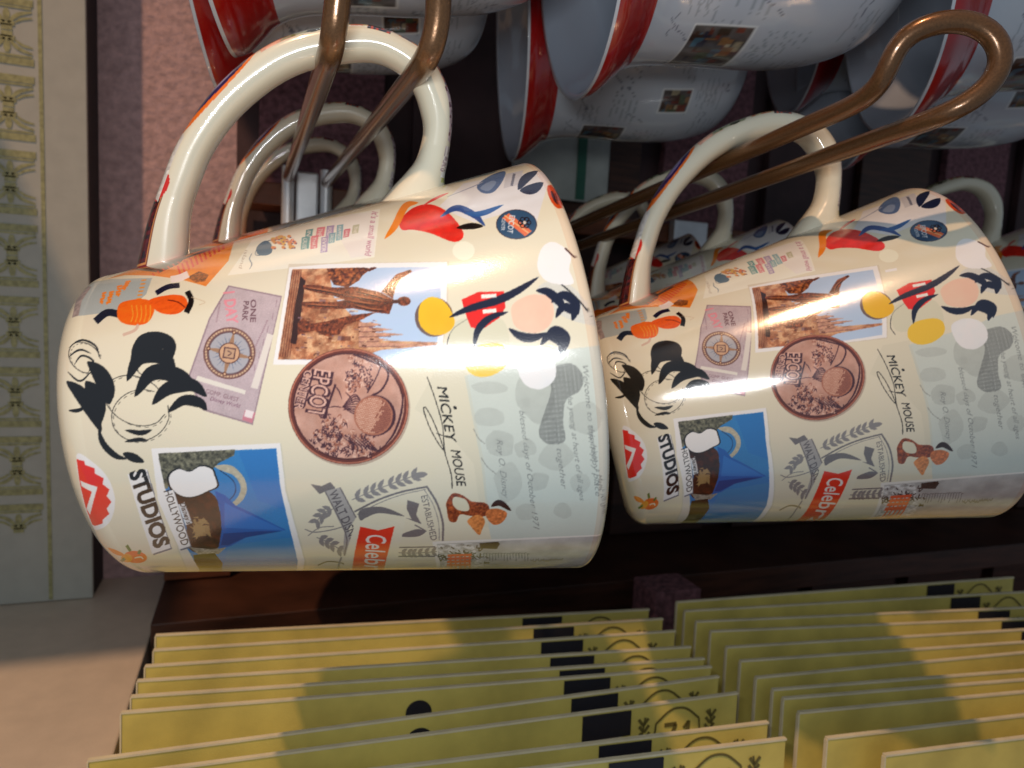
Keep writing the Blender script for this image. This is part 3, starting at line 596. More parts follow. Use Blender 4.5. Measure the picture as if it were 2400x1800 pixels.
    for i in range(5): c.line(k3((1290+i*16, 238-i*6), (1440+i*12, 180-i*6)), 1.5, (0.66, 0.68, 0.74))
    c.line(k3((1680, 200), (1720, 140), (1790, 95)), 20, (0.10, 0.13, 0.25), taper=True); c.line(k3((1690, 205), (1760, 195), (1820, 160)), 24, (0.10, 0.13, 0.25), taper=True)
    c.poly(k3((1100, 300), (1200, 280), (1300, 330), (1380, 440), (1330, 488), (1200, 440), (1100, 420), (1040, 420), (1030, 370)), (0.88, 0.16, 0.12), smooth=4, noise=(20, .1))
    c.line(k3((1300, 215), (1230, 245), (1150, 290)), 6, (0.88, .3, .3), taper=True); c.line(k3((1130, 270), (1060, 290), (1000, 400), (945, 470)), 17, (0.93, 0.52, 0.14), taper=True)
    c.line(k3((1250, 350), (1340, 300), (1440, 340), (1500, 400)), 16, (0.16, 0.30, 0.55), taper=True); c.line(k3((1380, 330), (1480, 330), (1600, 282)), 13, (0.16, 0.36, 0.62), taper=True)
    c.line(k3((1340, 410), (1420, 400), (1490, 400)), 15, K, taper=True); c.ell(*k3((1380, 535))[0], 26, 22, (0.94, 0.93, 0.84))
    c.poly(k3((1330, 640), (1405, 635), (1405, 655), (1330, 658)), (0.98, .97, .94))
    bx, by = k3((1672, 390))[0]
    c.ell(bx, by, 48, 35, (0.24, 0.20, 0.25)); c.ell(bx, by, 46, 33.5, (0.18, 0.31, 0.43))
    c.poly([(bx-34, by-15), (bx-18, by-26), (bx+36, by+16), (bx+20, by+28)], (0.90, 0.45, 0.30)); c.line([(bx-28, by-21), (bx+29, by+21)], 3, (0.95, 0.72, 0.5))
    for i in range(6):
        a = i*math.pi/3; c.ring(bx+19+9*math.cos(a), by-4+8*math.sin(a), 5.5, 5, 2.2, (0.10, 0.08, 0.12))
    c.ell(bx+19, by-4, 4, 4, (0.85, .8, .75)); c.text('EPCOT', (bx-16, by-22), (bx-22, by+20), 13, (0.86, 0.88, 0.9), bold=.02); c.text('CENTER', (bx-34, by-14), (bx-36, by+14), 8, (0.86, 0.88, 0.9), bold=.02)
    # ---- bronze sprig (plain)
    c.poly(k4((1065, 520), (1110, 455), (1180, 470), (1240, 510), (1330, 520), (1360, 560), (1330, 610), (1240, 610), (1160, 600), (1130, 650), (1085, 640), (1070, 570)), (0.40, 0.16, 0.10), smooth=6, noise=(7, .3, (0.7, .35, .18), 1.8))
    c.poly(k4((1120, 480), (1200, 500), (1220, 570), (1150, 570), (1110, 530)), (0.86, 0.84, 0.74), smooth=4)
    c.poly(k4((1210, 640), (1280, 600), (1330, 640), (1310, 700), (1290, 740), (1240, 690)), (0.85, 0.52, 0.28), smooth=4, noise=(7, .3)); c.poly(k4((1345, 570), (1420, 560), (1480, 590), (1450, 650), (1390, 670), (1340, 620)), (0.80, 0.45, 0.25), smooth=4, noise=(7, .3))
    c.line(k4((1370, 545), (1430, 520), (1510, 575)), 14, (.16, .07, .06), taper=True)
    # ---- the side away from the camera: more cards of the same kind
    c.px = False
    def card(s, ph, w, hgt, rot, col, fr_=True, **kw):
        a = math.radians(rot); P = []
        for x, y in ((-w/2, -hgt/2), (w/2, -hgt/2), (w/2, hgt/2), (-w/2, hgt/2)): P.append((s+x*math.cos(a)-y*math.sin(a), ph+(x*math.sin(a)+y*math.cos(a))*1.35))
        if fr_: c.put(c.mask([P], 0), (0.95, .95, .94))
        m_ = np.array(P).mean(0); c.put(c.mask([m_+(np.array(P)-m_)*0.9], 0), col, **kw)
    for (s, ph, w, hgt, rot, col, n2) in [(-28, 205, 26, 26, 8, (.25, .5, .7), (.8, .85, .9)), (6, 200, 24, 30, -12, (.75, .62, .4), (.4, .25, .2)), (30, 225, 24, 24, 5, (.8, .3, .2), (.9, .7, .3)),
                                          (-22, 245, 30, 22, -6, (.6, .55, .6), (.3, .3, .35)), (10, 262, 26, 26, 10, (.85, .55, .2), (.5, .2, .1)), (-30, 285, 22, 22, -8, (.3, .45, .35), (.8, .8, .6)), (32, 285, 20, 24, 4, (.3, .35, .55), (.85, .85, .9))]:
        card(s, ph, w, hgt, rot, col, grain=.1, noise=(30, .2, n2, 1.8))
    c.px = True
cv = Canvas(CREAM); cv.img *= (1+0.012*(cv.vnoise(cv.ny, cv.nx, 300)[..., None]-0.5))
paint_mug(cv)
cv.img = np.clip(cv.img, 0, 0.93); cv.img -= 0.03*(cv.img-0.5)*(cv.img > 0.5)

# ------------------------------------------------------------------ mug geometry (local: x from the base along the axis, z toward the handle, y = away from the viewer)
def to_local(P, MR=MR1, MCn=MC1):         # camera-space points -> mug local
    q = (P-MCn)@MR; return np.stack([q[..., 0]+HL, -q[..., 1], q[..., 2]], -1)
def body_profile():
    prof = [(-0.0528, 0.0), (-0.0528, 0.020), (-0.0530, 0.0265)]
    R0 = RM+KC*(-0.0465)
    for i in range(1, 71):
        a = i/70*math.pi/2; prof.append((-0.0530+0.0065*(1-math.cos(a)), 0.0265+(R0-0.0265)*math.sin(a)))
    return prof
def build_body(parent):
    nphi_d = np.arange(-30, 205, 0.22); nphi_b = np.arange(205, 330, 1.0); ph = np.concatenate([nphi_d, nphi_b])
    prof = body_profile(); s_main = np.arange(-0.0463, 0.0488, 0.000145)
    S = [p[0] for p in prof]+list(s_main); Rr_ = [p[1] for p in prof]+[RM+KC*s for s in s_main]
    for i in range(1, 9):                 # rounded lip
        a = i/8*math.pi; rc = 0.0016; Rl = RM+KC*0.0488
        S.append(0.0488+rc*math.sin(a)); Rr_.append(Rl-rc+rc*math.cos(a))
    nout = len(S)
    for s in np.linspace(0.046, -0.047, 24): S.append(s); Rr_.append(RM+KC*s-0.0036)
    S.append(-0.0492); Rr_.append(0.024); S.append(-0.0495); Rr_.append(0.0001)
    S = np.array(S); Rr_ = np.maximum(np.array(Rr_), 0.0001)
    pr = np.radians(ph)
    P = np.stack([np.repeat(S[:, None]+HL, len(ph), 1), -Rr_[:, None]*np.sin(pr), Rr_[:, None]*np.cos(pr)], -1)
    # colours: nine-tap average of the canvas
    xi = ((np.clip(S, S0+0.0002, S1-0.0003)-S0)/DS).astype(int); yi = (((ph-P0) % 360)/DP).astype(int)
    im = cv.img; col = 0
    for dy in (-1, 0, 1):
        for dx in (-1, 0, 1): col = col+im[np.clip(yi+dy, 0, cv.ny-1)][:, np.clip(xi+dx, 0, cv.nx-1)]
    col = (col/9).transpose(1, 0, 2).copy()
    col[:3] = CREAM; col[nout-3:] = (0.93, 0.89, 0.79)
    col[len(prof)+len(s_main)-6:len(prof)+len(s_main)+3] *= np.array([0.99, 0.93, 0.90])
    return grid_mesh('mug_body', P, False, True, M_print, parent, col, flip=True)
HP = [((316, 655), (442, 645)), ((324, 622), (443, 592)), ((349, 522), (448, 500)), ((378, 438), (470, 425)), ((418, 338), (503, 350)), ((498, 219), (562, 272)), ((597, 129), (645, 203)), ((697, 80), (725, 164)),
      ((821, 60), (821, 147)), ((896, 70), (885, 148)), ((970, 104), (938, 175)), ((1020, 149), (968, 215)), ((1055, 224), (986, 270)), ((1060, 298), (990, 312)), ((1050, 378), (975, 370)),
      ((1044, 410), (950, 405)), ((1043, 435), (915, 442)), ((1044, 475), (872, 492))]
def on_handle_plane(p):
    d = np.array([(p[0]-1200)/FPX, (p[1]-900)/FPX, 1.0]); Fv = MR1[:, 1]; t = (MC1@Fv)/(d@Fv); return to_local(d*t)
def build_handle(parent):
    O = spline([on_handle_plane(a) for a, b in HP], 34); I = spline([on_handle_plane(b) for a, b in HP], 34)
    O[:, 1] = 0; I[:, 1] = 0
    ctr = (O+I)/2; hw = np.linalg.norm(O-I, axis=1)/2*0.97; out = (O-I)/np.linalg.norm(O-I, axis=1)[:, None]
    n = len(ctr); m = 120; th = np.linspace(0, 2*math.pi, m, endpoint=False)
    t = np.linspace(0, 1, n); wb = 0.0056+0.0012*np.clip((t-0.80)/0.2, 0, 1)*2+0.0008*np.clip((0.15-t)/0.15, 0, 1)
    wb = np.maximum(wb, hw*0.75+0.0012*0)
    e = 0.86                                # slightly squared ellipse
    cs = np.sign(np.cos(th))*np.abs(np.cos(th))**e; sn = np.sign(np.sin(th))*np.abs(np.sin(th))**e
    P = ctr[:, None]+out[:, None]*(hw[:, None]*cs[None])[..., None]+np.array([0, 1.0, 0])*(wb[:, None]*sn[None])[..., None]
    # decals on the outer face only
    rng = np.random.default_rng(3); col = np.empty((n, m, 3)); col[:] = CREAM
    ang = np.degrees(np.arctan2(np.sin(th), np.cos(th)))   # 0 = outward, -90 = to the viewer
    A, T = np.meshgrid(ang, t)
    def patch(t0, t1, a0, a1, c, nz=.0, c2=None, skew=0):
        k = (T-skew*A/1000 > t0) & (T-skew*A/1000 < t1) & (A > a0) & (A < a1)
        r = rng.random((n//3+2, m//4+2)).repeat(3, 0).repeat(4, 1)[:n, :m]
        cc = np.array(c)*(1+nz*(r[..., None]-.5)*2)
        if c2 is not None: cc = np.where((r > .6)[..., None], np.array(c2), cc)
        col[k] = cc[k]
    def oval(t0, ts, a0, as_, c):
        k = ((T-t0)/ts)**2+((A-a0)/as_)**2 < 1; col[k] = c
    patch(.045, .165, -74, 60, (.45, .08, .07)); patch(.053, .157, -70, 60, (.80, .55, .3)); patch(.058, .152, -67, 60, (.38, .07, .08), .3, (.14, .05, .08))
    oval(.17, .022, -50, 30, (.82, .16, .12)); patch(.165, .26, -62, 40, (.88, .87, .85), .1, None, .3)
    oval(.30, .055, -30, 46, (.93, .45, .12)); oval(.305, .042, -28, 36, (.20, .16, .36)); oval(.31, .02, -26, 24, (.55, .5, .7))
    patch(.36, .41, -60, 50, (.95, .72, .62), .1); patch(.40, .455, -56, 50, (.70, .72, .60), .2, (.45, .5, .3), .2); oval(.43, .008, -48, 10, (.2, .2, .15))
    patch(.455, .50, -50, 50, (.86, .82, .6), .1, (.8, .4, .2)); patch(.50, .545, -62, 30, (.16, .12, .20), .3, (.75, .25, .12)); 
    patch(.56, .62, -46, 50, (.90, .66, .45), .2, (.3, .2, .3)); patch(.62, .70, -42, 50, (.85, .5, .3), .25, (.25, .25, .4)); patch(.70, .80, -50, 50, (.80, .72, .74), .12, (.5, .36, .4), .2)
    patch(.80, .88, -56, 50, (.74, .68, .70), .15, (.9, .88, .86)); patch(.88, .91, -48, 20, (.93, .93, .92), .05); patch(.91, .935, -40, 10, (.75, .75, .45), .1)
    return grid_mesh('handle', P, False, True, M_handle, parent, col)
def basis(MR):                            # world matrix columns x=axis, y=-front, z=handle
    Wm = W@MR; return np.stack([Wm[:, 0], -Wm[:, 1], Wm[:, 2]], 1)
def mat4(Rm, t):
    U, S, V = np.linalg.svd(Rm); Rm = U@V
    return Matrix([[*map(float, Rm[i]), float(t[i])] for i in range(3)]+[[0, 0, 0, 1]])
GR1 = 'cream souvenir mugs hanging sideways on the hooks'
mug = empty('souvenir_mug', mat4(basis(MR1), W@(MC1-MR1[:, 0]*HL)))
tag(mug, 'large cream mug in front on the left hook, bright white glare under its statue postcard', 'mug', GR1)
bd = build_body(mug); hd = build_handle(mug)
bpy.context.view_layer.update()
def copy_thing(root, mat, label, group=None, name=None):
    c = root.copy(); C.objects.link(c); c.matrix_world = mat; c['label'] = label
    if group: c['group'] = group
    if name: c.name = name
    for ch in list(root.children):
        d = ch.copy(); C.objects.link(d); d.parent = c; d.matrix_parent_inverse = ch.matrix_parent_inverse.copy()
        for g in list(ch.children):
            e = g.copy(); C.objects.link(e); e.parent = d
    return c
b1 = W@(MC1-MR1[:, 0]*HL); b2 = W@(MC2-MR2[:, 0]*HL)
copy_thing(mug, mat4(basis(MR2), b2), 'cream mug in front on the right hook, warm orange glare across its statue postcard')
def peakshift(px, py, z): return at(px, py, z)-at(821, 60, 0.157)
copy_thing(mug, mat4(basis(MR1), b1+peakshift(786, 241, 0.272)), 'second cream mug on the left hook, seen through the handle of the big front mug')
copy_thing(mug, mat4(basis(MR1), b1+peakshift(741, 323, 0.365)), 'rearmost cream mug on the left hook, innermost of the three nested handles')
sh2 = np.array([.033, .096, .003])
copy_thing(mug, mat4(basis(MR2), b2+sh2), 'middle cream mug on the right hook, its blue card print showing above the front mug')
copy_thing(mug, mat4(basis(MR2), b2+sh2+W@np.array([-.018, -.012, .085])), 'rearmost cream mug on the right hook, small handle between the two front mugs')
copy_thing(mug, mat4(basis(MR2), b2+sh2+np.array([.168, .0, .014])), 'cream mug at the right edge of the photo with only its handle showing')

# ------------------------------------------------------------------ wire hooks
def end_dir(vx, vy): d = np.array([(vx-1200)/FPX, (vy-900)/FPX, 1.0]); return W@(d/np.linalg.norm(d))
ND = end_dir(601, 715)
def hook(ND, YW, left, right, loop, label, rad=0.0027):
    """left/right: kink points; loop: points from the left kink over the ring to the right kink"""
    def back(p): p = np.array(p); return p+ND*((YW-p[1])/ND[1])
    Lk, Rk = np.array(left), np.array(right); Lb, Rb_ = back(Lk), back(Rk)
    root = empty('wire_hook', None, tuple((Lb+Rb_)/2)); tag(root, label, 'hook', 'gold brown double wire display hooks')
    o = (Lb+Rb_)/2
    pts = [Lb]+[Lb+(Lk-Lb)*t for t in (.3, .6, .9)]+list(loop)+[Rb_+(Rk-Rb_)*t for t in (.9, .6, .3)]+[Rb_]
    path = spline(pts, 14)
    cum = np.concatenate([[0], np.cumsum(np.linalg.norm(np.diff(path, axis=0), axis=1))]); u = np.linspace(0, cum[-1], 420)
    path = np.stack([np.interp(u, cum, path[:, k]) for k in range(3)], 1)
    for _ in range(14): path[1:-1] = (path[:-2]+2*path[1:-1]+path[2:])/4
    MB().tube([tuple(p-o) for p in path], rad, 18).build('wire_loop', M_wire, root, smooth=True)
    w = (Rb_-Lb)[0]/2
    MB().box((-w+0.004, -0.003, -0.030), (w-0.004, 0.0, 0.004)).build('bracket', M_steel, root, 0.0012, seg=3)
    MB().box((-w*.6, 0.0005, -0.028), (w*.6, 0.446-YW, 0.0)).build('arm', M_dark, root)
    for s in (-1, 1):
        MB().tube([(s*w, -0.001, -0.032), (s*w, -0.001, 0.006)], 0.0032, 16).build('rod', M_steel, root, smooth=True)
    return root
za = 0.150
hook(end_dir(606, 622), 0.395, at(776, 119, za), at(1000, 144, za),
     [at(777, 112, .1485), at(790, 20, .145), at(800, -70, .142), at(828, -150, .139), at(900, -190, .137), at(985, -160, .138), at(1022, -80, .141), at(1030, 10, .145), at(1020, 90, .148), at(1001, 136, .1495)],
     'gold brown wire hook carrying the big front mug, running up out of the photo')
hook(end_dir(600, 850), 0.40, at(2045, 228, 0.1705), at(2170, 283, 0.1665),
     [at(2052, 214, 0.1700), at(2100, 100, 0.1635), at(2170, 58, 0.1605), at(2258, 46, 0.1585), at(2325, 74, 0.1575), at(2354, 128, 0.1575), at(2335, 190, 0.1585), at(2262, 246, 0.1615), at(2200, 274, 0.1650)],
     'gold brown wire hook at the upper right ending in a full round loop', 0.0025)

# ------------------------------------------------------------------ white mugs with red rims, upper row
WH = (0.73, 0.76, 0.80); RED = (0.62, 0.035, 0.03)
def white_print(c):
    rnd = random.Random(11); R = rnd.random; c.px = False
    lines = (0.60, 0.64, 0.68)
    for i in range(95):
        s = 22+R()*66; ph = -40+R()*350; n = 3+int(R()*4)
        for k in range(n):
            ss = s+k*2.4; p = [(ss+R()*.5, ph+j*1.6) for j in range(int(5+R()*8))]; c.line([(x+R()*0.7, y) for x, y in p], 0.5, lines, smooth=3)
    for i in range(90):
        s = 22+R()*66; ph = -40+R()*350; p = [(s, ph)]
        for k in range(6): p.append((p[-1][0]+R()*5-2, p[-1][1]+R()*5-1))
        c.line(p, 0.35, (0.45, 0.48, 0.54), smooth=4)
    cols = [(.25, .38, .45), (.50, .36, .22), (.40, .17, .13), (.60, .56, .46), (.13, .13, .2), (.25, .3, .22), (.22, .15, .12)]
    for (s, ph, w, h) in [(34, 22, 20, 40), (36, 96, 17, 24), (72, 62, 13, 17), (64, 132, 12, 14), (38, 170, 18, 32), (70, 215, 16, 26), (40, 250, 18, 34), (68, 290, 14, 22), (66, -14, 14, 24)]:
        c.put(c.mask([[(s-w/2-.8, ph-h/2-1), (s+w/2+.8, ph-h/2-1), (s+w/2+.8, ph+h/2+1), (s-w/2-.8, ph+h/2+1)]], 0), (.85, .87, .88))
        c.put(c.mask([[(s-w/2, ph-h/2), (s+w/2, ph-h/2), (s+w/2, ph+h/2), (s-w/2, ph+h/2)]], 0), (.30, .28, .28), noise=(16, .5))
        for k in range(30):
            x = s-w/2+R()*w*.85; y = ph-h/2+R()*h*.9; a = 1+R()*3.4; b = 1.5+R()*6
            c.put(c.mask([[(x, y), (min(s+w/2, x+a), y+R()), (min(s+w/2, x+a), min(ph+h/2, y+b)), (x, min(ph+h/2, y+b))]], 0), cols[int(R()*7)], noise=(6, .3))
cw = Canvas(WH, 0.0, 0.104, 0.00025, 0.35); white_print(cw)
def white_mug(label):
    # local: mouth at x = 0, axis +x toward the base, z = handle side
    root = empty('red_rimmed_mug'); tag(root, label, 'mug', 'white mugs with red rims on the upper hooks')
    prof = [(0.0, 0.0500), (-.0004, 0.0492), (0.0006, 0.0484)]
    outer = spline([(0.0, 0.0500), (0.004, 0.0490), (0.009, 0.0455), (0.014, 0.0420), (0.022, 0.0402), (0.035, 0.0405), (0.055, 0.0420), (0.072, 0.0420), (0.086, 0.0395), (0.094, 0.0350), (0.098, 0.0280), (0.0985, 0.0240)], 26)
    inner = spline([(0.0006, 0.0484), (0.006, 0.0455), (0.014, 0.0390), (0.022, 0.0372), (0.045, 0.0380), (0.072, 0.0385), (0.088, 0.0330), (0.0925, 0.018), (0.093, 0.0002)], 8)
    ph = np.linspace(0, 2*math.pi, 360, endpoint=False)
    S = np.concatenate([outer[::-1], inner]); 
    P = np.stack([np.repeat(S[:, :1], 360, 1), -S[:, 1:]*np.sin(ph), S[:, 1:]*np.cos(ph)], -1)
    P = np.concatenate([np.concatenate([np.full((1, 360, 1), 0.0975), np.zeros((1, 360, 1)), np.zeros((1, 360, 1))], -1)+np.stack([ph*0, -1e-4*np.sin(ph), 1e-4*np.cos(ph)], -1)[None], P])
    s_ = P[:, 0, 0]; n_o = len(outer)+1
    xi = np.clip(((s_-cw.s0)/cw.ds).astype(int), 0, cw.nx-1); yi = np.clip((((np.degrees(ph)+45) % 360)/cw.dp).astype(int), 0, cw.ny-1)
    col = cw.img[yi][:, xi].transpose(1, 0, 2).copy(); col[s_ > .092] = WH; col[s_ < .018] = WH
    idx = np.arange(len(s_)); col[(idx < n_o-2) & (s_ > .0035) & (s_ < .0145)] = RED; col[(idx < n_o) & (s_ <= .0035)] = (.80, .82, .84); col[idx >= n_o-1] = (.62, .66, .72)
    col[(idx < n_o) & (s_ < .0035) & (s_ > .0010)] = RED
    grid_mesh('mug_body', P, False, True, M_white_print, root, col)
    hp = spline([(0.030, 0, 0.038), (0.028, 0, 0.052), (0.034, 0, 0.066), (0.050, 0, 0.073), (0.066, 0, 0.068), (0.074, 0, 0.054), (0.076, 0, 0.038)], 10)
    MB().tube([tuple(p) for p in hp], 0.0048, 16).build('handle', M_white, root, smooth=True)
    return root
def rot_xyz(yaw, pitch, roll):
    from mathutils import Euler
    return np.array((Matrix.Rotation(math.radians(yaw), 3, 'Z') @ Matrix.Rotation(math.radians(-pitch), 3, 'Y') @ Matrix.Rotation(math.radians(roll), 3, 'X')))
wm = white_mug('white mug with a red rim in the upper front row, mouth near the top centre')
def place_white(tip, yaw, pitch, roll):
    """tip: world point of the lowest point of the lip"""
    R_ = rot_xyz(yaw, pitch, roll); a = R_[:, 0]; dn = np.array([0, 0, -1.0]); dn -= a*(dn@a); dn /= np.linalg.norm(dn)
    return mat4(R_, np.array(tip)-dn*0.050)
WM = [
 (at(1368, 222, .215), -10, 7, 0, None),
 (at(1203, 374, .310), -12, 5, 8, 'white mug with a red rim lower and behind the upper front mug at top centre'),
 (at(533, 114, .192), -8, 10, -6, 'white mug with a red rim cut off by the top edge above the big handle'),
 (at(515, 232, .250), -6, 9, 10, 'grey shaded mug with a red rim seen behind and through the big cream handle'),
 (at(2098, 305, .240), -28, 8, 0, 'white mug with a red rim behind the round loop of the right hook'),
 (at(1965, 402, .325), -20, 6, 0, 'dim white mug low behind the right hook wires, under the other red rimmed mugs'),
 (at(1858, 262, .345), -24, 5, 8, 'small white mug with a red rim glimpsed above the right hook wires'),
 (at(2440, 130, .220), -30, 6, 0, 'white mug at the top right corner, mostly outside the photo'),
 ((-0.33, 0.20, 0.075), -10, 6, 0, 'unseen white red-rimmed mug, added to shade the ledge, beyond the left edge of the photo'),  # extra mug added out of view, rounds the shadow edge on the ledge
]
for i, (tip, y, p, r, lab) in enumerate(WM):
    m = place_white(tip, y, p, r)
    if i == 0: wm.matrix_world = m; bpy.context.view_layer.update()
    else: copy_thing(wm, m, lab)

# ------------------------------------------------------------------ setting: wall, dark fixture, ledge
YW = 0.455
def slab(name, lo, hi, mat, bevel=0, kind='structure', parent=None):
    o = MB().box(lo, hi).build(name, mat, parent, bevel)
    if kind: o['kind'] = kind
    return o
slab('wall', (-0.9, YW, -0.60), (1.6, YW+0.02, 0.75), M_wall)
slab('ledge', (-0.9, 0.02, -0.60), (-0.0475, YW-0.001, -0.172), M_ledge, 0.0008)
slab('unseen_shade_slab', (-0.10, 0.125, 0.300), (1.6, YW-0.001, 0.316), M_wood2); slab('unseen_shade_slab', (-0.95, 0.145, 0.300), (-0.212, YW-0.001, 0.316), M_wood2)  # added slabs above the view, keep the spotlight off upper mugs, panel and ledge
slab('shelf', (-0.0485, 0.02, -0.34), (1.6, YW-0.001, -0.300), M_wood2)
# dark display fixture
fx = empty('display_rack', None, (0.3, 0.44, -0.298)); tag(fx, 'dark brown wooden display rack filling the back behind the hanging mugs', 'rack')
def fpart(name, lo, hi, mat, bevel=0.0006):
    o = MB().box(tuple(np.array(lo)-(0.3, 0.44, -0.298)), tuple(np.array(hi)-(0.3, 0.44, -0.298))).build(name, mat, fx, bevel); return o
fpart('backboard', (-0.046, 0.448, -0.298), (1.5, 0.454, -0.055), M_dark); fpart('backboard', (-0.012, 0.448, -0.054), (1.5, 0.454, 0.70), M_dark)
fpart('post', (-0.046, 0.405, -0.298), (-0.010, 0.447, -0.1785), M_wood2); fpart('post', (-0.046, 0.412, -0.160), (-0.012, 0.447, -0.057), M_wood2)
fpart('rail', (-0.046, 0.36, -0.178), (1.5, 0.447, -0.161), M_wood)
fpart('rail', (-0.010, 0.43, -0.056), (1.5, 0.447, -0.046), M_wood)
for i in range(9):
    x = 0.03+i*0.105; fpart('slat', (x, 0.436, -0.160), (x+0.078, 0.447, -0.057), [M_wood, M_dark, M_wood2][i % 3] if i % 3 != 2 else M_wood)
    fpart('slat', (x+.01, 0.430, -0.045), (x+0.085, 0.447, 0.045), M_wood if i % 2 else M_mauve_dark)
    fpart('slat', (x-.02, 0.436, -0.262), (x+0.07, 0.447, -0.182), M_wood)
o = MB().box((-0.033, 0, -0.02), (0.033, 0.004, 0.03)).build('pale_notice', M_paleboard, None, 0.0005); o.location = at_plane(1318, 392, 1, 0.425); tag(o, 'pale blank board with a green stripe hanging in the dark behind the mugs', 'board')
MB().box((0.010, -0.0015, -0.019), (0.016, -0.0002, 0.029)).build('green_stripe', M_green, o)
o = MB().box((-0.014, -0.005, -0.03), (0.016, 0.02, 0.016)).build('floral_box', M_mauve_dark, None, 0.001); o.location = at_plane(1572, 1440, 1, 0.33); tag(o, 'small dark red patterned box tucked between the two rows of cards', 'box')
for i in range(10):
    x = 0.0+i*0.088; fpart('slat', (x, 0.440, 0.052), (x+0.070, 0.447, 0.30), [M_mauve_dark, M_dark, M_wood][i % 3])
fpart('rail', (-0.010, 0.405, 0.046), (1.5, 0.439, 0.058), M_wood2)
for i in range(6): fpart('price_rail_clip', (0.09+i*0.16, 0.398, 0.044), (0.115+i*0.16, 0.4045, 0.060), M_steel)
# silver framed panel on the left with gold ornament
YP = 0.425
pn = empty('wall_panel', None, (-0.25, YP, -0.1715)); tag(pn, 'silver grey upright panel with a column of gold torch ornaments', 'panel')
XR = at_plane(209, 700, 1, YP)[0]
MB().box((-0.45, 0.0, 0.0), (XR+0.25, 0.003, 0.9)).build('panel_face', M_panel, pn, 0.0004)
MB().box((-0.45, 0.0032, 0.0), (XR+0.2498, YW-YP-0.001, 0.9)).build('panel_core', M_black, pn)
xc = at_plane(31, 700, 1, YP)[0]+0.25; xl = at_plane(106, 700, 1, YP)[0]+0.25; z0 = at_plane(33, 163, 1, YP)[2]+0.1715; per = (at_plane(33, 163, 1, YP)[2]-at_plane(33, 683, 1, YP)[2])/3
mb = MB(); yf = -0.0004
def flat(pts, w):
    p = spline(pts, 6) if len(pts) > 2 else np.array(pts, float)
    d = np.gradient(p, axis=0); d /= np.hypot(d[:, 0], d[:, 1])[:, None]; n = np.stack([-d[:, 1], d[:, 0]], 1); t = np.linspace(0, 1, len(p)); ww = w*(0.5+0.5*np.sin(t*math.pi))
    b = len(mb.v)
    for i in range(len(p)):
        for s in (1, -1): q = p[i]+n[i]*s*ww[i]/2; mb.v.append((xc+q[0], yf, q[1]))
    for i in range(len(p)-1):
        a = b+i*2; mb.f.append([a, a+1, a+3, a+2])
for k in range(-3, 24):
    zc = z0+per*4-k*per; h = per
    if zc < 0.03: continue
    for dz in (-.115, .115):
        mb.box((xc-.0112, yf, zc+h*dz-.0017), (xc+.0112, -0.0001, zc+h*dz+.0017))
        mb.box((xc-.0104, yf, zc+h*dz*1.62-.0005), (xc+.0104, -0.0001, zc+h*dz*1.62+.0005))
    for sg in (1, -1):
        for sx in (1, -1):
            flat([(sx*.0008, zc+sg*h*.40), (sx*.0028, zc+sg*h*.33), (sx*.0056, zc+sg*h*.27), (sx*.0106, zc+sg*h*.225)], .0019)
            flat([(sx*.0036, zc+sg*h*.385), (sx*.0066, zc+sg*h*.33), (sx*.0108, zc+sg*h*.305)], .0013)
        flat([(0, zc+sg*h*.215), (0, zc+sg*h*.30), (0, zc+sg*h*.37)], .0030)
        mb.box((xc-.0034, yf, zc+sg*h*.405-.0011), (xc+.0034, -0.0001, zc+sg*h*.405+.0011)); mb.box((xc-.0024, yf, zc+sg*h*.455-.0014), (xc+.0024, -0.0001, zc+sg*h*.455+.0014))
mb.box((xl-.0009, yf, 0.001), (xl+.0009, -0.0001, 0.9))
mb.build('gold_ornament', M_gold, pn)

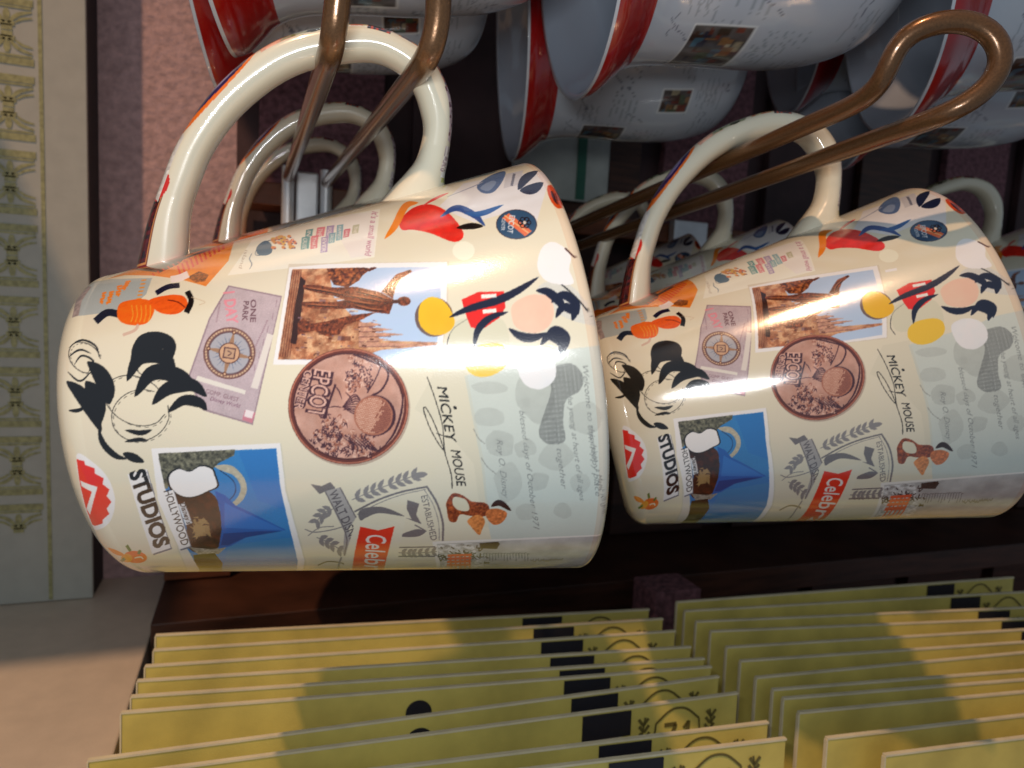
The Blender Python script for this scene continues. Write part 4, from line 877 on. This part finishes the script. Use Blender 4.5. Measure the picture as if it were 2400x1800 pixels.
# ------------------------------------------------------------------ mustard cards standing in two fanned rows
ZC = -0.142
def card(tr, tl_hint, width, label, row, idx, motif=True, tlp=None):
    """tr: top right corner (photo px) or None; tl: a point on the top edge"""
    A = at_plane(*tl_hint, 2, ZC); 
    if tr is not None:
        B = at_plane(*tr, 2, ZC); d = (A-B)/np.linalg.norm(A-B); A = B+d*width
    dx = (B-A)/np.linalg.norm(B-A)
    ang = math.atan2(dx[1], dx[0]); hgt = 0.150; th = 0.0011
    root = empty('mustard_card', Matrix.Translation((A[0], A[1], ZC-hgt)) @ Matrix.Rotation(ang, 4, 'Z') @ Matrix.Rotation(math.radians(-3), 4, 'X'))
    tag(root, label, 'card', 'mustard yellow cards in the %s row' % row)
    MB().box((0, 0, 0), (width, th, hgt-0.0004)).build('card_board', M_card, root)
    MB().box((-0.0003, -0.0003, hgt-0.0003), (width+.0003, th+.0001, hgt+0.0004)).build('pale_edge', M_edge, root)
    MB().box((-0.0006, -0.0003, 0.0), (-0.0001, th+.0001, hgt-0.0004)).build('pale_edge', M_edge, root)
    if motif:
        xm = width*0.755; top = hgt
        f = MB()
        def disc(cx, cz, rx, rz, y, n=20):
            b = len(f.v)
            for k in range(n): a = 2*math.pi*k/n; f.v.append((cx+rx*math.cos(a), y, cz+rz*math.sin(a)))
            f.f.append([b+k for k in range(n)])
        pm = MB(); f = pm; disc(xm, top-.0165, .0085, .0090, -.00035); pm.build('pale_patch', M_pale, root)
        f = MB(); f.box((xm-.0095, -.0006, top-.0100), (xm+.0095, -.0002, top-.0008)); f.build('dark_label', M_ink, root)
        if row == 'left' and idx in (5, 6, 9):
            f = MB(); disc(width*.455, top-.0085, .0048, .0048, -.00035, 28); f.build('dark_dot', M_ink, root)
        # crest with 71
        e = MB(); xc_ = width*0.885; zc_ = top-.0132
        def stroke(pts, w):
            p = spline(pts, 5) if len(pts) > 2 else np.array(pts, float); dd = np.gradient(p, axis=0); dd /= np.hypot(dd[:, 0], dd[:, 1])[:, None]; nn = np.stack([-dd[:, 1], dd[:, 0]], 1); b = len(e.v)
            for i in range(len(p)):
                for s in (1, -1): q = p[i]+nn[i]*s*w/2; e.v.append((xc_+q[0], -.0004, zc_+q[1]))
            for i in range(len(p)-1): a = b+i*2; e.f.append([a, a+1, a+3, a+2])
        stroke([(-.009, .006), (-.004, .010), (0, .011), (.004, .010), (.009, .006)], .0009)
        for s in (1, -1):
            stroke([(s*.009, .006), (s*.0095, -.003), (s*.006, -.009), (0, -.012)], .0008); stroke([(s*.0135, .009), (s*.0145, 0), (s*.011, -.009)], .0008)
            for k in range(6): stroke([(s*(.0142-k*.0003), .006-k*.0026), (s*(.0122-k*.0003), .0085-k*.0026)], .0012); stroke([(s*(.0142-k*.0003), .006-k*.0026), (s*(.0162-k*.0003), .0085-k*.0026)], .0012)
        stroke([(-.0055, .005), (-.0005, .005)], .0016); stroke([(-.0008, .005), (-.0040, -.005)], .0016); stroke([(.0025, .003), (.0048, .0055)], .0012); stroke([(.0045, .0055), (.0040, -.005)], .0017)
        e.build('crest_print', M_olive, root)
    return root
LEFT = [((1537, 1445), (357, 1510)), ((1571, 1468), (347, 1547)), ((1601, 1498), (338, 1586)), ((1639, 1537), (325, 1622)), ((1672, 1566), (313, 1661)), ((1690, 1586), (300, 1700)),
        ((1712, 1610), (350, 1800)), ((1758, 1651), (688, 1800)), ((1832, 1724), (1300, 1792)), ((1876, 1765), (1600, 1800))]
ordn = ['rearmost', 'second', 'third', 'fourth', 'fifth', 'sixth', 'seventh', 'eighth', 'ninth', 'tenth', 'eleventh', 'twelfth', 'thirteenth']
WL = 0.218
for i, (tr, tl) in enumerate(LEFT):
    card(tr, tl, WL if i < 6 else WL+0.002*(i-5), ('rearmost card of the left row, against the dark rack' if i == 0 else '%s card from the back in the left row%s' % (ordn[i], ', lowest and nearest' if i == 9 else '')), 'left', i)
RIGHT = [(1607, 1427), (1625, 1449), (1652, 1475), (1687, 1499), (1727, 1538), (1762, 1572), (1802, 1613), (1842, 1643), (1868, 1665), (1907, 1700), (1978, 1764), (2120, 1806)]
RE = [(2400, 1366), (2400, 1388), (2400, 1412), (2400, 1440), (2400, 1465), (2400, 1495), (2400, 1527), (2400, 1556), (2400, 1595), (2400, 1622), (2400, 1648), (2400, 1765)]
RE = [(2400, 1366), (2400, 1403), (2400, 1441), (2400, 1468), (2400, 1496), (2400, 1527), (2400, 1554), (2400, 1598), (2400, 1621), (2400, 1652), (2400, 1712), (2400, 1768)]
for i, (tl, q) in enumerate(zip(RIGHT, RE)):
    A = at_plane(*tl, 2, ZC+0.001); Bq = at_plane(*q, 2, ZC+0.001); d = (Bq-A)/np.linalg.norm(Bq-A); B = A+d*WL
    pc = np.linalg.solve(W, B); tr = (1200+FPX*pc[0]/pc[2], 900+FPX*pc[1]/pc[2])
    sav = ZC; ZC = ZC+0.001
    card(tr, tl, WL, ('rearmost card of the right row, touching the dark background' if i == 0 else '%s card from the back in the right row%s' % (ordn[i], ', cut off at the bottom corner' if i == 11 else '')), 'right', i); ZC = sav
for o in list(bpy.data.objects):
    if o.name.startswith('red_rimmed_mug') and not o.get('label'): o['label'] = 'white mug'
